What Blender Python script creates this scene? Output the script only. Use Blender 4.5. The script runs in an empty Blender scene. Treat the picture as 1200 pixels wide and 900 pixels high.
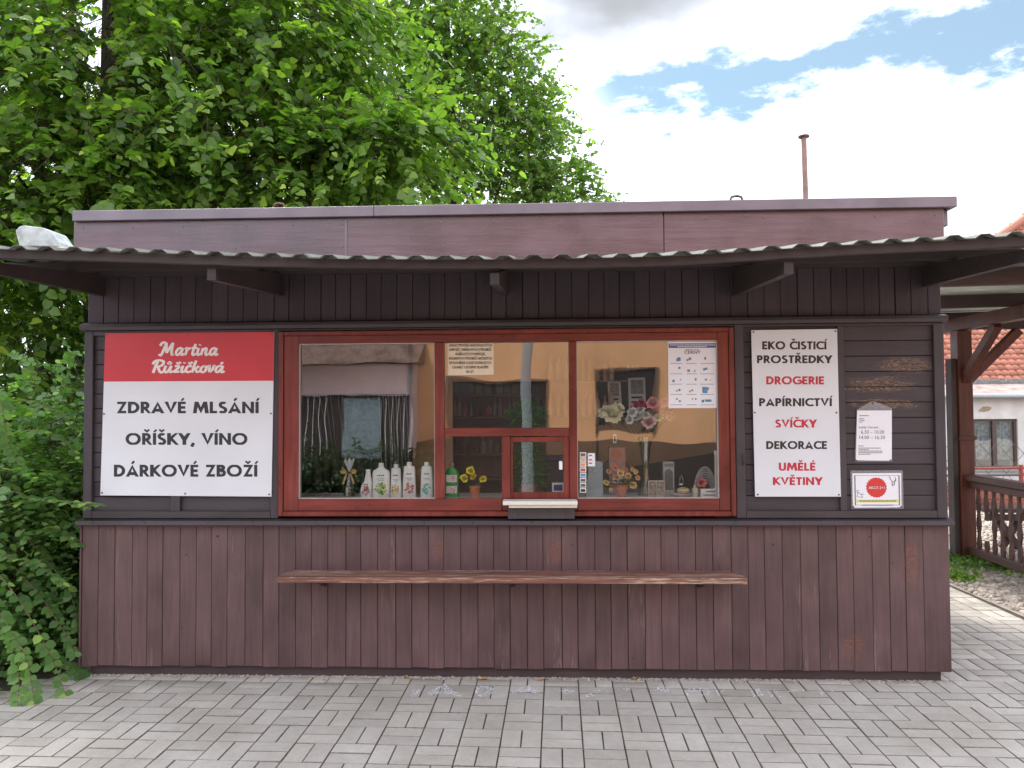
import bpy, math, random
import numpy as np
from mathutils import Vector, Matrix, noise
random.seed(7)
RNG = np.random.default_rng(11)
R = math.radians
SC = bpy.context.scene
COL = SC.collection

# ------------------------------------------------------------------ camera, world, sun, exposure
FPX, CAMP, YAW, PITCH, ROLL = 890.0, Vector((0.083, -4.60, 1.63)), 0.039, 0.031, -0.006
fw = Vector((-math.sin(YAW)*math.cos(PITCH), math.cos(YAW)*math.cos(PITCH), math.sin(PITCH)))
rt = Vector((math.cos(YAW), math.sin(YAW), 0)); up = rt.cross(fw)
CR = rt*math.cos(ROLL) + up*math.sin(ROLL); CU = -rt*math.sin(ROLL) + up*math.cos(ROLL)
cam = bpy.data.cameras.new('camera'); cam.sensor_width = 36; cam.lens = 36*FPX/1200
cam.clip_start = 0.05; cam.clip_end = 3000
co = bpy.data.objects.new('camera', cam); COL.objects.link(co)
M = Matrix((CR, CU, -fw)).transposed().to_4x4(); M.translation = CAMP
co.matrix_world = M; SC.camera = co
SC.view_settings.view_transform = 'Standard'; SC.view_settings.look = 'None'
SC.view_settings.exposure = 0.6; SC.view_settings.gamma = 1
SC.cycles.transparent_max_bounces = 32
SC.cycles.max_bounces = 10

SUN_EL, SUN_AZ = R(56), R(-38)      # azimuth from +y (behind the kiosk) towards +x
wd = bpy.data.worlds.new("World"); SC.world = wd; wd.use_nodes = True
nt = wd.node_tree; nt.nodes.clear()
def wn(t, **k):
    n = nt.nodes.new(t)
    for a, b in k.items(): setattr(n, a, b)
    return n
L_ = nt.links.new
sky = wn('ShaderNodeTexSky', sky_type='NISHITA', sun_disc=False)
sky.sun_elevation = SUN_EL; sky.sun_rotation = SUN_AZ
tc = wn('ShaderNodeTexCoord')
sep = wn('ShaderNodeSeparateXYZ'); L_(tc.outputs['Generated'], sep.inputs[0])
# cloud plane mapping: direction / (z + 0.12)
zz = wn('ShaderNodeMath', operation='ADD'); L_(sep.outputs['Z'], zz.inputs[0]); zz.inputs[1].default_value = 0.12
zm = wn('ShaderNodeMath', operation='MAXIMUM'); L_(zz.outputs[0], zm.inputs[0]); zm.inputs[1].default_value = 0.05
dx = wn('ShaderNodeMath', operation='DIVIDE'); L_(sep.outputs['X'], dx.inputs[0]); L_(zm.outputs[0], dx.inputs[1])
dy = wn('ShaderNodeMath', operation='DIVIDE'); L_(sep.outputs['Y'], dy.inputs[0]); L_(zm.outputs[0], dy.inputs[1])
cmb = wn('ShaderNodeCombineXYZ'); L_(dx.outputs[0], cmb.inputs[0]); L_(dy.outputs[0], cmb.inputs[1])
# a rift of blue between two cloud banks: a line in the cloud plane through two view directions of the photo
def skyuv(px, py):
    d = (fw + CR*((px-600)/FPX) - CU*((py-450)/FPX)).normalized()
    q = d.z + .12
    return Vector((d.x/q, d.y/q))
RA, RB = skyuv(720, 128), skyuv(1230, 38)
rd = (RB-RA).normalized(); rn = Vector((-rd.y, rd.x))
def dotc(v, off):
    n = wn('ShaderNodeVectorMath', operation='DOT_PRODUCT'); L_(cmb.outputs[0], n.inputs[0]); n.inputs[1].default_value = (v.x, v.y, 0)
    s = wn('ShaderNodeMath', operation='SUBTRACT'); L_(n.outputs['Value'], s.inputs[0]); s.inputs[1].default_value = off
    return s
across = dotc(rn, RA.dot(rn)); along = dotc(rd, RA.dot(rd))
nz = wn('ShaderNodeTexNoise'); L_(cmb.outputs[0], nz.inputs['Vector']); nz.inputs['Scale'].default_value = 3.1; nz.inputs['Detail'].default_value = 9; nz.inputs['Roughness'].default_value = .62
ns = wn('ShaderNodeMath', operation='MULTIPLY_ADD'); L_(nz.outputs['Fac'], ns.inputs[0]); ns.inputs[1].default_value = .85; ns.inputs[2].default_value = -.40
ab0 = wn('ShaderNodeMath', operation='ADD'); L_(across.outputs[0], ab0.inputs[0]); L_(ns.outputs[0], ab0.inputs[1])
ab = wn('ShaderNodeMath', operation='ABSOLUTE'); L_(ab0.outputs[0], ab.inputs[0])
mr = wn('ShaderNodeMapRange', interpolation_type='SMOOTHSTEP'); L_(ab.outputs[0], mr.inputs['Value'])
for k, v in (('From Min', .06), ('From Max', .17), ('To Min', 1), ('To Max', 0)): mr.inputs[k].default_value = v
st = wn('ShaderNodeMapRange', interpolation_type='SMOOTHSTEP'); L_(along.outputs[0], st.inputs['Value'])
for k, v in (('From Min', -.16), ('From Max', .05), ('To Min', 0), ('To Max', 1)): st.inputs[k].default_value = v
rift = wn('ShaderNodeMath', operation='MULTIPLY'); L_(mr.outputs[0], rift.inputs[0]); L_(st.outputs[0], rift.inputs[1])
# cloud brightness: white with soft grey undersides
n2 = wn('ShaderNodeTexNoise'); L_(cmb.outputs[0], n2.inputs['Vector']); n2.inputs['Scale'].default_value = 1.3; n2.inputs['Detail'].default_value = 7; n2.inputs['Roughness'].default_value = .5
GA = skyuv(690, -25)
mpv = wn('ShaderNodeVectorMath', operation='DISTANCE'); L_(cmb.outputs[0], mpv.inputs[0]); mpv.inputs[1].default_value = (GA.x, GA.y, 0)
gd = wn('ShaderNodeMath', operation='MULTIPLY_ADD'); L_(n2.outputs['Fac'], gd.inputs[0]); gd.inputs[1].default_value = .9; L_(mpv.outputs['Value'], gd.inputs[2])
gmr = wn('ShaderNodeMapRange', interpolation_type='SMOOTHSTEP'); L_(gd.outputs[0], gmr.inputs['Value'])
for k, v in (('From Min', .50), ('From Max', .82), ('To Min', 0), ('To Max', 1)): gmr.inputs[k].default_value = v
cr = wn('ShaderNodeMix', data_type='RGBA'); L_(gmr.outputs[0], cr.inputs['Factor'])
cr.inputs['A'].default_value = (.37, .39, .42, 1); cr.inputs['B'].default_value = (1.36, 1.44, 1.66, 1)
bgs = wn('ShaderNodeBackground'); bgs.inputs['Strength'].default_value = .10
tint = wn('ShaderNodeVectorMath', operation='MULTIPLY'); L_(sky.outputs[0], tint.inputs[0]); tint.inputs[1].default_value = (.56, .90, .86)
L_(tint.outputs[0], bgs.inputs['Color'])
bgc = wn('ShaderNodeBackground'); L_(cr.outputs['Result'], bgc.inputs['Color']); bgc.inputs['Strength'].default_value = 1.0
mx = wn('ShaderNodeMixShader'); 
rf = wn('ShaderNodeMath', operation='MULTIPLY'); L_(rift.outputs[0], rf.inputs[0]); rf.inputs[1].default_value = .85
L_(rf.outputs[0], mx.inputs[0]); L_(bgc.outputs[0], mx.inputs[1]); L_(bgs.outputs[0], mx.inputs[2])
wo = wn('ShaderNodeOutputWorld'); L_(mx.outputs[0], wo.inputs[0])

sl = bpy.data.lights.new('sun', 'SUN'); sl.energy = 4.2; sl.angle = R(14); sl.color = (1, .96, .9)
so = bpy.data.objects.new('sun', sl); COL.objects.link(so)
sd = Vector((math.sin(SUN_AZ)*math.cos(SUN_EL), math.cos(SUN_AZ)*math.cos(SUN_EL), math.sin(SUN_EL)))
so.rotation_euler = sd.to_track_quat('Z', 'Y').to_euler(); so.location = (0, 0, 20)

# ------------------------------------------------------------------ measuring helpers (photo measurements on real planes)
def pt(px, py, y=0.0):
    d = fw + CR*((px-600)/FPX) - CU*((py-450)/FPX)
    return CAMP + d*((y-CAMP.y)/d.y)
def gp(px, py, z=0.0):
    d = fw + CR*((px-600)/FPX) - CU*((py-450)/FPX)
    return CAMP + d*((z-CAMP.z)/d.z)
def proj(P):
    d = Vector(P)-CAMP; w = d.dot(fw)
    return (600+FPX*d.dot(CR)/w, 450-FPX*d.dot(CU)/w, w)
def rect(x0, y0, x1, y1, y=0.0):
    a = pt(x0, y1, y); b = pt(x1, y0, y)
    a2 = pt(x1, y1, y); b2 = pt(x0, y0, y)
    za, zb = (a.z+a2.z)/2, (b.z+b2.z)/2
    return a.x, b.x, min(za, zb), max(za, zb)      # x0,x1,z0,z1

# ------------------------------------------------------------------ materials
def srgb(*c):
    return tuple(((v/255)/12.92 if v/255 <= .04045 else ((v/255+.055)/1.055)**2.4) for v in c)
def newmat(name):
    m = bpy.data.materials.new(name); m.use_nodes = True; t = m.node_tree; t.nodes.clear()
    o = t.nodes.new('ShaderNodeOutputMaterial'); b = t.nodes.new('ShaderNodeBsdfPrincipled')
    t.links.new(b.outputs[0], o.inputs[0]); return m, t, b, o
MATS = {}
def plain(name, c, rough=.6, var=.06, scale=25, bump=.0, metal=0, spec=.5, rand=0.0, coat=0):
    """simple painted / plastic surface with a little mottling"""
    if name in MATS: return MATS[name]
    m, t, b, o = newmat(name); N = t.nodes.new; L = t.links.new
    g = N('ShaderNodeNewGeometry'); n = N('ShaderNodeTexNoise'); L(g.outputs['Position'], n.inputs['Vector'])
    n.inputs['Scale'].default_value = scale; n.inputs['Detail'].default_value = 5
    v = N('ShaderNodeMapRange'); L(n.outputs['Fac'], v.inputs['Value']); v.inputs['From Min'].default_value = .3; v.inputs['From Max'].default_value = .7
    v.inputs['To Min'].default_value = 1-var; v.inputs['To Max'].default_value = 1+var
    val = v.outputs[0]
    if rand:
        oi = N('ShaderNodeObjectInfo'); ri = N('ShaderNodeMath'); ri.operation = 'ADD'; L(oi.outputs['Random'], ri.inputs[0]); L(g.outputs['Random Per Island'], ri.inputs[1])
        fr = N('ShaderNodeMath'); fr.operation = 'FRACT'; L(ri.outputs[0], fr.inputs[0])
        mm = N('ShaderNodeMapRange'); L(fr.outputs[0], mm.inputs['Value']); mm.inputs['To Min'].default_value = 1-rand; mm.inputs['To Max'].default_value = 1+rand
        mu = N('ShaderNodeMath'); mu.operation = 'MULTIPLY'; L(val, mu.inputs[0]); L(mm.outputs[0], mu.inputs[1]); val = mu.outputs[0]
    vm = N('ShaderNodeVectorMath'); vm.operation = 'SCALE'; vm.inputs[0].default_value = c[:3]; L(val, vm.inputs['Scale'])
    L(vm.outputs[0], b.inputs['Base Color']); b.inputs['Roughness'].default_value = rough; b.inputs['Metallic'].default_value = metal
    b.inputs['Specular IOR Level'].default_value = spec; b.inputs['Coat Weight'].default_value = coat
    if bump:
        bp = N('ShaderNodeBump'); bp.inputs['Strength'].default_value = 1; bp.inputs['Distance'].default_value = bump; L(n.outputs['Fac'], bp.inputs['Height']); L(bp.outputs[0], b.inputs['Normal'])
    MATS[name] = m; return m

def wood(name, c, c2, axis='z', rough=.55, wear=.0, wearcol=(.45, .33, .22), rand=.12, spec=.4, bump=.0012, blotch=.15, wmask=None, scuff=None, wthr=.62, maskcol=None):
    """painted wood with grain along axis, per-board tone, worn-through streaks"""
    m, t, b, o = newmat(name); N = t.nodes.new; L = t.links.new
    g = N('ShaderNodeNewGeometry'); oi = N('ShaderNodeObjectInfo')
    def mth(op, a, b_=None, c_=None):
        n = N('ShaderNodeMath'); n.operation = op
        for i, v in enumerate((a, b_, c_)):
            if v is None: continue
            if isinstance(v, (int, float)): n.inputs[i].default_value = v
            else: L(v, n.inputs[i])
        return n.outputs[0]
    def rng(v, a, b_, c_, d_, smooth=False):
        n = N('ShaderNodeMapRange'); L(v, n.inputs['Value'])
        if smooth: n.interpolation_type = 'SMOOTHSTEP'
        for k, q in (('From Min', a), ('From Max', b_), ('To Min', c_), ('To Max', d_)): n.inputs[k].default_value = q
        return n.outputs[0]
    off = N('ShaderNodeVectorMath'); off.operation = 'MULTIPLY_ADD'
    cx = N('ShaderNodeCombineXYZ'); L(oi.outputs['Random'], cx.inputs[0]); L(oi.outputs['Random'], cx.inputs[1]); L(oi.outputs['Random'], cx.inputs[2])
    L(cx.outputs[0], off.inputs[0]); off.inputs[1].default_value = (7.3, 5.1, 9.7); L(g.outputs['Position'], off.inputs[2])
    sc = {'z': (1, 1, .06), 'x': (.06, 1, 1), 'y': (1, .06, 1)}[axis]
    st = N('ShaderNodeVectorMath'); st.operation = 'MULTIPLY'; L(off.outputs[0], st.inputs[0]); st.inputs[1].default_value = sc
    fine = N('ShaderNodeTexNoise'); L(st.outputs[0], fine.inputs['Vector']); fine.inputs['Scale'].default_value = 150; fine.inputs['Detail'].default_value = 6; fine.inputs['Roughness'].default_value = .65
    mid = N('ShaderNodeTexNoise'); L(st.outputs[0], mid.inputs['Vector']); mid.inputs['Scale'].default_value = 30; mid.inputs['Detail'].default_value = 5; mid.inputs['Distortion'].default_value = .8
    big = N('ShaderNodeTexNoise'); L(off.outputs[0], big.inputs['Vector']); big.inputs['Scale'].default_value = 3.2; big.inputs['Detail'].default_value = 6
    k = mth('ADD', rng(fine.outputs['Fac'], .3, .7, -.10, .10), rng(mid.outputs['Fac'], .3, .7, -.08, .08))
    k = mth('ADD', k, rng(big.outputs['Fac'], .3, .7, -blotch, blotch))
    k = mth('ADD', k, rng(oi.outputs['Random'], 0, 1, 1-rand, 1+rand))
    mixc = N('ShaderNodeMix'); mixc.data_type = 'RGBA'; L(rng(mid.outputs['Fac'], .42, .62, 0, 1), mixc.inputs['Factor'])
    mixc.inputs['A'].default_value = (*c, 1); mixc.inputs['B'].default_value = (*c2, 1)
    vm = N('ShaderNodeVectorMath'); vm.operation = 'SCALE'; L(mixc.outputs['Result'], vm.inputs[0]); L(k, vm.inputs['Scale'])
    colr = vm.outputs[0]
    if wear or wmask:
        wn_ = N('ShaderNodeTexNoise'); L(st.outputs[0], wn_.inputs['Vector']); wn_.inputs['Scale'].default_value = 16; wn_.inputs['Detail'].default_value = 9; wn_.inputs['Roughness'].default_value = .7
        a = rng(wn_.outputs['Fac'], wthr, wthr+.06, 0, 1, True)
        b2 = rng(fine.outputs['Fac'], .45, .6, 0, 1)
        w = mth('MULTIPLY', mth('MULTIPLY', a, b2), wear)
        sp = N('ShaderNodeSeparateXYZ'); L(g.outputs['Position'], sp.inputs[0])
        mk = None
        if wmask:
            for (x0, x1, z0, z1) in wmask:      # a patch of board weathered down to the grain
                cxm, czm, rx, rz = (x0+x1)/2, (z0+z1)/2, (x1-x0)/2, (z1-z0)/2
                e = mth('SQRT', mth('ADD', mth('POWER', mth('DIVIDE', mth('ABSOLUTE', mth('SUBTRACT', sp.outputs[0], cxm)), rx), 2.0), mth('POWER', mth('DIVIDE', mth('ABSOLUTE', mth('SUBTRACT', sp.outputs[2], czm)), rz), 2.0)))
                e = mth('ADD', e, rng(wn_.outputs['Fac'], .3, .7, .45, -.45))
                inside = rng(e, .6, 1.0, 1, 0, True)
                wv = N('ShaderNodeTexWave'); wv.wave_type = 'BANDS'; wv.bands_direction = 'Z'
                s3 = N('ShaderNodeVectorMath'); s3.operation = 'MULTIPLY'; L(off.outputs[0], s3.inputs[0]); s3.inputs[1].default_value = (.3, 1, 1)
                L(s3.outputs[0], wv.inputs['Vector']); wv.inputs['Scale'].default_value = 26; wv.inputs['Distortion'].default_value = 16; wv.inputs['Detail'].default_value = 4; wv.inputs['Detail Scale'].default_value = 2.2
                gr = mth('MULTIPLY', rng(wv.outputs['Fac'], .62, .85, 0, 1, True), inside)
                mk = gr if mk is None else mth('MAXIMUM', mk, gr)
        if scuff:       # pale scuffs near a height range, fading upwards
            z0, z1, amt = scuff
            hz = rng(sp.outputs[2], z0, z1, 1, 0)
            a3 = rng(mth('ADD', wn_.outputs['Fac'], mth('MULTIPLY', hz, .12)), .66, .74, 0, 1, True)
            w = mth('MAXIMUM', w, mth('MULTIPLY', mth('MULTIPLY', a3, b2), amt))
        mw = N('ShaderNodeMix'); mw.data_type = 'RGBA'; L(w, mw.inputs['Factor']); L(colr, mw.inputs['A']); mw.inputs['B'].default_value = (*wearcol, 1)
        colr = mw.outputs['Result']
        if mk is not None:
            mq = N('ShaderNodeMix'); mq.data_type = 'RGBA'; L(mk, mq.inputs['Factor']); L(colr, mq.inputs['A']); mq.inputs['B'].default_value = (*(maskcol or wearcol), 1); colr = mq.outputs['Result']
    L(colr, b.inputs['Base Color'])
    L(rng(big.outputs['Fac'], .3, .7, rough-.08, rough+.1), b.inputs['Roughness'])
    b.inputs['Specular IOR Level'].default_value = spec
    bp = N('ShaderNodeBump'); bp.inputs['Strength'].default_value = 1; bp.inputs['Distance'].default_value = bump
    L(mth('ADD', fine.outputs['Fac'], mth('MULTIPLY', mid.outputs['Fac'], .8)), bp.inputs['Height']); L(bp.outputs[0], b.inputs['Normal'])
    return m

def glassmat(name, fac, tint=(.99, .995, .99), wav=.0):
    m = bpy.data.materials.new(name); m.use_nodes = True; t = m.node_tree; t.nodes.clear(); N = t.nodes.new; L = t.links.new
    o = N('ShaderNodeOutputMaterial'); tr = N('ShaderNodeBsdfTransparent'); tr.inputs[0].default_value = (*tint, 1)
    gl = N('ShaderNodeBsdfGlossy'); gl.inputs['Roughness'].default_value = .0; gl.inputs['Color'].default_value = (1, 1, 1, 1)
    fr = N('ShaderNodeLayerWeight'); fr.inputs['Blend'].default_value = .3
    mr = N('ShaderNodeMapRange'); L(fr.outputs['Fresnel'], mr.inputs['Value']); mr.inputs['From Min'].default_value = 0; mr.inputs['From Max'].default_value = 1; mr.inputs['To Min'].default_value = fac; mr.inputs['To Max'].default_value = 1
    m1 = N('ShaderNodeMixShader'); L(mr.outputs[0], m1.inputs[0]); L(tr.outputs[0], m1.inputs[1]); L(gl.outputs[0], m1.inputs[2]); L(m1.outputs[0], o.inputs[0])
    if wav:
        g = N('ShaderNodeNewGeometry'); n = N('ShaderNodeTexNoise'); L(g.outputs['Position'], n.inputs['Vector']); n.inputs['Scale'].default_value = 2.2; n.inputs['Detail'].default_value = 1
        bp = N('ShaderNodeBump'); bp.inputs['Distance'].default_value = wav; bp.inputs['Strength'].default_value = 1; L(n.outputs['Fac'], bp.inputs['Height']); L(bp.outputs[0], gl.inputs['Normal'])
    return m

def leafmat(name, c1, c2, trans=.45, rough=.42, tcol=None, spec=.45, young=.07):
    m, t, b, o = newmat(name); N = t.nodes.new; L = t.links.new
    g = N('ShaderNodeNewGeometry'); oi = N('ShaderNodeObjectInfo')
    ad = N('ShaderNodeMath'); ad.operation = 'ADD'; L(g.outputs['Random Per Island'], ad.inputs[0]); L(oi.outputs['Random'], ad.inputs[1])
    fr = N('ShaderNodeMath'); fr.operation = 'FRACT'; L(ad.outputs[0], fr.inputs[0])
    n = N('ShaderNodeTexNoise'); L(g.outputs['Position'], n.inputs['Vector']); n.inputs['Scale'].default_value = 1.6; n.inputs['Detail'].default_value = 3
    a2 = N('ShaderNodeMath'); a2.operation = 'MULTIPLY_ADD'; L(n.outputs['Fac'], a2.inputs[0]); a2.inputs[1].default_value = 1.4
    a3 = N('ShaderNodeMath'); a3.operation = 'MULTIPLY_ADD'; L(fr.outputs[0], a3.inputs[0]); a3.inputs[1].default_value = .7; a3.inputs[2].default_value = -.55
    L(a3.outputs[0], a2.inputs[2]); a2.use_clamp = True
    mx_ = N('ShaderNodeMix'); mx_.data_type = 'RGBA'; L(a2.outputs[0], mx_.inputs['Factor']); mx_.inputs['A'].default_value = (*c1, 1); mx_.inputs['B'].default_value = (*c2, 1)
    gt = N('ShaderNodeMath'); gt.operation = 'GREATER_THAN'; L(fr.outputs[0], gt.inputs[0]); gt.inputs[1].default_value = 1-young
    my = N('ShaderNodeMix'); my.data_type = 'RGBA'; L(gt.outputs[0], my.inputs['Factor']); L(mx_.outputs['Result'], my.inputs['A']); my.inputs['B'].default_value = (min(1, c2[0]*1.7), min(1, c2[1]*1.45), c2[2]*1.3, 1); mx_ = my
    L(mx_.outputs['Result'], b.inputs['Base Color']); b.inputs['Roughness'].default_value = rough; b.inputs['Specular IOR Level'].default_value = spec
    tl = N('ShaderNodeBsdfTranslucent')
    hs = N('ShaderNodeMix'); hs.data_type = 'RGBA'; hs.blend_type = 'MULTIPLY'; hs.inputs['Factor'].default_value = 1; L(mx_.outputs['Result'], hs.inputs['A']); hs.inputs['B'].default_value = (*(tcol or (1.9, 2.3, .7)), 1)
    L(hs.outputs['Result'], tl.inputs[0])
    ms = N('ShaderNodeMixShader'); ms.inputs[0].default_value = trans; L(b.outputs[0], ms.inputs[1]); L(tl.outputs[0], ms.inputs[2]); L(ms.outputs[0], o.inputs[0])
    return m

# ------------------------------------------------------------------ mesh helpers
class MB:
    def __init__(s): s.v = []; s.f = []; s.m = []
    def add(s, vs, fs, mi=0):
        o = len(s.v); s.v += [tuple(v) for v in vs]; s.f += [tuple(i+o for i in f) for f in fs]; s.m += [mi]*len(fs); return s
    def box(s, x0, x1, y0, y1, z0, z1, c=0.0, mi=0):
        if x1 < x0: x0, x1 = x1, x0
        if y1 < y0: y0, y1 = y1, y0
        if z1 < z0: z0, z1 = z1, z0
        c = min(c, (x1-x0)*.45, (y1-y0)*.45, (z1-z0)*.45)
        if c <= 0:
            V = [(x, y, z) for x in (x0, x1) for y in (y0, y1) for z in (z0, z1)]
            return s.add(V, [(0, 1, 3, 2), (4, 6, 7, 5), (0, 4, 5, 1), (2, 3, 7, 6), (0, 2, 6, 4), (1, 5, 7, 3)], mi)
        V = []; idx = {}
        X = (x0, x1); Y = (y0, y1); Z = (z0, z1)
        for i in (0, 1):
            for j in (0, 1):
                for k in (0, 1):
                    sx, sy, sz = (1, -1)[i]*c, (1, -1)[j]*c, (1, -1)[k]*c
                    for a, p in enumerate(((X[i], Y[j]+sy, Z[k]+sz), (X[i]+sx, Y[j], Z[k]+sz), (X[i]+sx, Y[j]+sy, Z[k]))):
                        idx[i, j, k, a] = len(V); V.append(p)
        F = []
        for i in (0, 1): F.append([idx[i, j, k, 0] for j, k in ((0, 0), (0, 1), (1, 1), (1, 0))][::(1 if i == 0 else -1)])
        for j in (0, 1): F.append([idx[i, j, k, 1] for i, k in ((0, 0), (1, 0), (1, 1), (0, 1))][::(1 if j == 0 else -1)])
        for k in (0, 1): F.append([idx[i, j, k, 2] for i, j in ((0, 0), (0, 1), (1, 1), (1, 0))][::(1 if k == 0 else -1)])
        for i in (0, 1):
            for j in (0, 1): F.append([idx[i, j, 0, 0], idx[i, j, 0, 1], idx[i, j, 1, 1], idx[i, j, 1, 0]][::(1 if i == j else -1)])
        for i in (0, 1):
            for k in (0, 1): F.append([idx[i, 0, k, 0], idx[i, 0, k, 2], idx[i, 1, k, 2], idx[i, 1, k, 0]][::(-1 if i == k else 1)])
        for j in (0, 1):
            for k in (0, 1): F.append([idx[0, j, k, 1], idx[0, j, k, 2], idx[1, j, k, 2], idx[1, j, k, 1]][::(1 if j == k else -1)])
        for i in (0, 1):
            for j in (0, 1):
                for k in (0, 1): F.append([idx[i, j, k, 0], idx[i, j, k, 1], idx[i, j, k, 2]][::(1 if (i+j+k) % 2 == 1 else -1)])
        return s.add(V, F, mi)
    def beam(s, a, b, w, h, upv=(0, 0, 1), mi=0, c=0.0):
        a = Vector(a); b = Vector(b); d = b-a; l = d.length; d.normalize(); sv = d.cross(Vector(upv)).normalized(); u = sv.cross(d)
        t = MB(); t.box(-w/2, w/2, 0, l, -h/2, h/2, c); V = [a+sv*v[0]+d*v[1]+u*v[2] for v in t.v]
        return s.add(V, t.f, mi)
    def tube(s, path, rad, n=8, mi=0, cap=True):
        path = [Vector(p) for p in path]; k = len(path); V = []; F = []
        if not isinstance(rad, (list, tuple)): rad = [rad]*k
        ref = None
        for i, p in enumerate(path):
            d = (path[min(i+1, k-1)]-path[max(i-1, 0)]).normalized()
            if ref is None: ref = d.orthogonal().normalized()
            u = (ref-d*ref.dot(d)).normalized(); ref = u; w = d.cross(u)
            for j in range(n):
                a = 2*math.pi*j/n; V.append(p+(u*math.cos(a)+w*math.sin(a))*rad[i])
        for i in range(k-1):
            for j in range(n): F.append((i*n+j, i*n+(j+1) % n, (i+1)*n+(j+1) % n, (i+1)*n+j))
        if cap: F.append(tuple(range(n))[::-1]); F.append(tuple((k-1)*n+j for j in range(n)))
        return s.add(V, F, mi)
    def lathe(s, prof, c=(0, 0, 0), n=18, sx=1, sy=1, mi=0, cap=True):
        V = []; F = []; k = len(prof)
        for r, z in prof:
            for j in range(n):
                a = 2*math.pi*j/n; V.append((c[0]+r*sx*math.cos(a), c[1]+r*sy*math.sin(a), c[2]+z))
        for i in range(k-1):
            for j in range(n): F.append((i*n+j, i*n+(j+1) % n, (i+1)*n+(j+1) % n, (i+1)*n+j))
        if cap: F.append(tuple(range(n))[::-1]); F.append(tuple((k-1)*n+j for j in range(n)))
        return s.add(V, F, mi)
    def prism(s, poly, y0, y1, mi=0):      # poly in (x,z), extruded in y
        n = len(poly); V = [(x, y0, z) for x, z in poly]+[(x, y1, z) for x, z in poly]
        F = [tuple(range(n)), tuple(range(2*n-1, n-1, -1))]+[(i, i+n, (i+1) % n+n, (i+1) % n) for i in range(n)]
        return s.add(V, F, mi)
    def prismx(s, poly, x0, x1, mi=0):     # poly in (y,z), extruded in x
        n = len(poly); V = [(x0, y, z) for y, z in poly]+[(x1, y, z) for y, z in poly]
        F = [tuple(range(n)), tuple(range(2*n-1, n-1, -1))]+[(i, i+n, (i+1) % n+n, (i+1) % n) for i in range(n)]
        return s.add(V, F, mi)
    def build(s, name, mat, parent=None, smooth=False, origin=None, stuff=False):
        me = bpy.data.meshes.new(name)
        if origin is None:
            a = np.array(s.v); mn = a.min(0); mxx = a.max(0); origin = Vector(((mn[0]+mxx[0])/2, (mn[1]+mxx[1])/2, mn[2]))
        origin = Vector(origin)
        me.from_pydata([(v[0]-origin.x, v[1]-origin.y, v[2]-origin.z) for v in s.v], [], s.f)
        for mm in (mat if isinstance(mat, (list, tuple)) else [mat]): me.materials.append(mm)
        if any(s.m): me.polygons.foreach_set('material_index', s.m)
        if smooth:
            me.polygons.foreach_set('use_smooth', [True]*len(s.f))
            try: me.set_sharp_from_angle(angle=R(40))
            except Exception: pass
        me.update()
        return link(name, me, parent, origin, stuff)
def wpos(o):
    p = Vector(o.location); q = o.parent
    while q: p = p+Vector(q.location); q = q.parent
    return p
def link(name, me, parent, origin, stuff=False):
    o = bpy.data.objects.new(name, me); COL.objects.link(o)
    if parent is not None: o.parent = parent; o.location = Vector(origin)-wpos(parent)
    else: o.location = origin
    if stuff: o['kind'] = 'stuff'
    return o
def thing(name, label, cat, loc, group=None):
    o = bpy.data.objects.new(name, None); COL.objects.link(o); o.location = loc; o.empty_display_size = .1
    o['label'] = label; o['category'] = cat
    if group: o['group'] = group
    return o
def tag(o, label, cat, group=None):
    o['label'] = label; o['category'] = cat
    if group: o['group'] = group
    return o
def struct(o): o['kind'] = 'structure'; return o
def npmesh(name, V, F, mat, parent=None, origin=(0, 0, 0), stuff=False, smooth=False):
    """V (n,3), F (m,k) arrays, fast"""
    origin = Vector(origin); me = bpy.data.meshes.new(name); V = np.asarray(V, dtype=np.float32)-np.array(origin, dtype=np.float32)
    m, k = F.shape
    me.vertices.add(len(V)); me.vertices.foreach_set('co', V.ravel())
    me.loops.add(m*k); me.loops.foreach_set('vertex_index', F.astype(np.int32).ravel())
    me.polygons.add(m); me.polygons.foreach_set('loop_start', np.arange(0, m*k, k, dtype=np.int32)); me.polygons.foreach_set('loop_total', np.full(m, k, dtype=np.int32))
    if smooth: me.polygons.foreach_set('use_smooth', np.ones(m, dtype=bool))
    me.materials.append(mat); me.update(calc_edges=True); me.validate()
    return link(name, me, parent, origin, stuff)

# flat lettering ------------------------------------------------------
def ribbon(mb, pts, t, place, k, clamp=None, depth=.0006, mi=0):
    """thick stroke along 2D points, as a thin raised prism; place(x,z,d)->3D"""
    n = len(pts); P = [Vector(p) for p in pts]; Lp = []; Rp = []
    for i in range(n):
        a = P[i]-P[i-1] if i else P[1]-P[0]; b = P[i+1]-P[i] if i < n-1 else P[i]-P[i-1]
        a.normalize(); b.normalize(); na = Vector((-a.y, a.x)); nb = Vector((-b.y, b.x)); mm = (na+nb)
        if mm.length < .2: mm = na.copy()
        mm.normalize(); s_ = 1/max(.34, mm.dot(na)); tt = t[i] if isinstance(t, (list, tuple)) else t
        Lp.append(P[i]+mm*s_*tt/2); Rp.append(P[i]-mm*s_*tt/2)
    if clamp:
        for q in Lp+Rp: q.y = min(max(q.y, clamp[0]), clamp[1])
    d0 = .0004*k; V = []; F = []
    for q in range(n):
        V += [place(Lp[q].x, Lp[q].y, d0+depth), place(Rp[q].x, Rp[q].y, d0+depth), place(Lp[q].x, Lp[q].y, 0), place(Rp[q].x, Rp[q].y, 0)]
    for q in range(n-1):
        a = q*4; b = a+4
        F += [(a, a+1, b+1, b), (a, b, b+2, a+2), (a+1, a+3, b+3, b+1)]
    F += [(0, 2, 3, 1), (4*n-4, 4*n-3, 4*n-1, 4*n-2)]
    mb.add(V, F, mi)
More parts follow.
